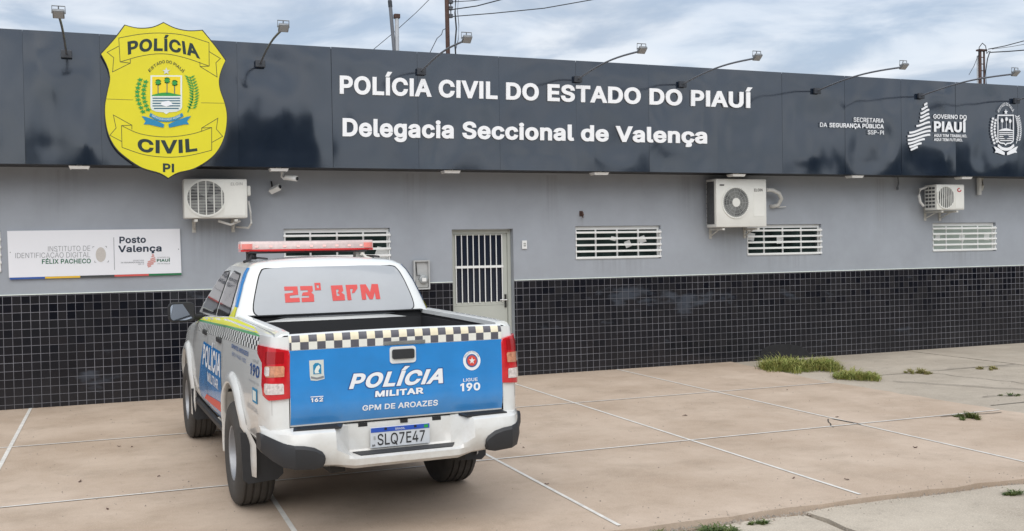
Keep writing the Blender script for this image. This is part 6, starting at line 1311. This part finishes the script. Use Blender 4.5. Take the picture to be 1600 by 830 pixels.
bm = bmesh.new()
for i in range(1500):
    x = r2.uniform(-3, 12); y = r2.uniform(5.9, 13.4) if r2.random() < .6 else (13.5-abs(r2.gauss(0, .06)) if r2.random() < .5 else 5.86+abs(r2.gauss(0, .12)))
    rr_ = r2.uniform(.003, .009); z0 = .001 if x < 8.75 else -.008
    v_ = [bm.verts.new((x+rr_*math.cos(a_)*r2.uniform(.6, 1.2), y+rr_*math.sin(a_)*r2.uniform(.6, 1.2), z0)) for a_ in (0, 1.6, 3.1, 4.7)]; tp_ = bm.verts.new((x, y, z0+rr_*r2.uniform(.6, 1.1)))
    for k in range(4): bm.faces.new((v_[k], v_[(k+1) % 4], tp_))
for i in range(900):
    x = r2.uniform(2.2, 9.0); y = 5.80+r2.gauss(0, .03); rr_ = r2.uniform(.004, .016); z0 = -.034
    v_ = [bm.verts.new((x+rr_*math.cos(a_)*r2.uniform(.6, 1.2), y+rr_*math.sin(a_)*r2.uniform(.6, 1.2), z0)) for a_ in (0, 1.6, 3.1, 4.7)]; tp_ = bm.verts.new((x, y, z0+rr_*r2.uniform(.8, 1.6)))
    for k in range(4): bm.faces.new((v_[k], v_[(k+1) % 4], tp_))
tag(obj('grit', bm, M['grit']), 'fine loose grit scattered over the forecourt', 'grit', kind='stuff')

# ------------------------------------------------------------------ across the street, behind the viewer: seen only as a reflection in the glossy band
r2 = random.Random(21); bm = bmesh.new()
for cx_, w_, h_ in ((-16, 6, 5.6), (-10, 5, 6.4), (-6, 3.5, 5.9), (-2.2, 3.6, 6.6), (-.4, 2.4, 6.2), (2.5, 2.5, 5.0), (6.2, 2.7, 9.4), (5.6, 2.2, 8.4), (10, 4, 4.6), (14, 4, 4.6), (19, 4, 4.6), (23.7, 2.2, 5.9), (28, 3.5, 5.0), (33.5, 4, 6.0), (37, 3, 6.4), (41, 5, 7.1), (46, 5, 6.9), (52, 6, 6.6)):
    for k in range(14):
        b2 = bmesh.new(); bmesh.ops.create_icosphere(b2, subdivisions=3, radius=1)
        f = r2.random(); rx = w_*r2.uniform(.22, .4); c_ = Vector((cx_+r2.uniform(-.6, .6)*w_, -16+r2.uniform(-2, 2), h_*r2.uniform(.15, .80)))
        for v in b2.verts:
            d = 1+.35*noise.noise(v.co*2.3+Vector((k, cx_, 0))); v.co = Vector((v.co.x*rx*d, v.co.y*rx*d, v.co.z*h_*.20*d))+c_
        me_ = bpy.data.meshes.new('t'); b2.to_mesh(me_); b2.free(); bm.from_mesh(me_); bpy.data.meshes.remove(me_)
tag(obj('tree_line', bm, M['foliage'], None, smooth=180), 'dark tree line across the street mirrored in the glossy band', 'trees', kind='stuff')
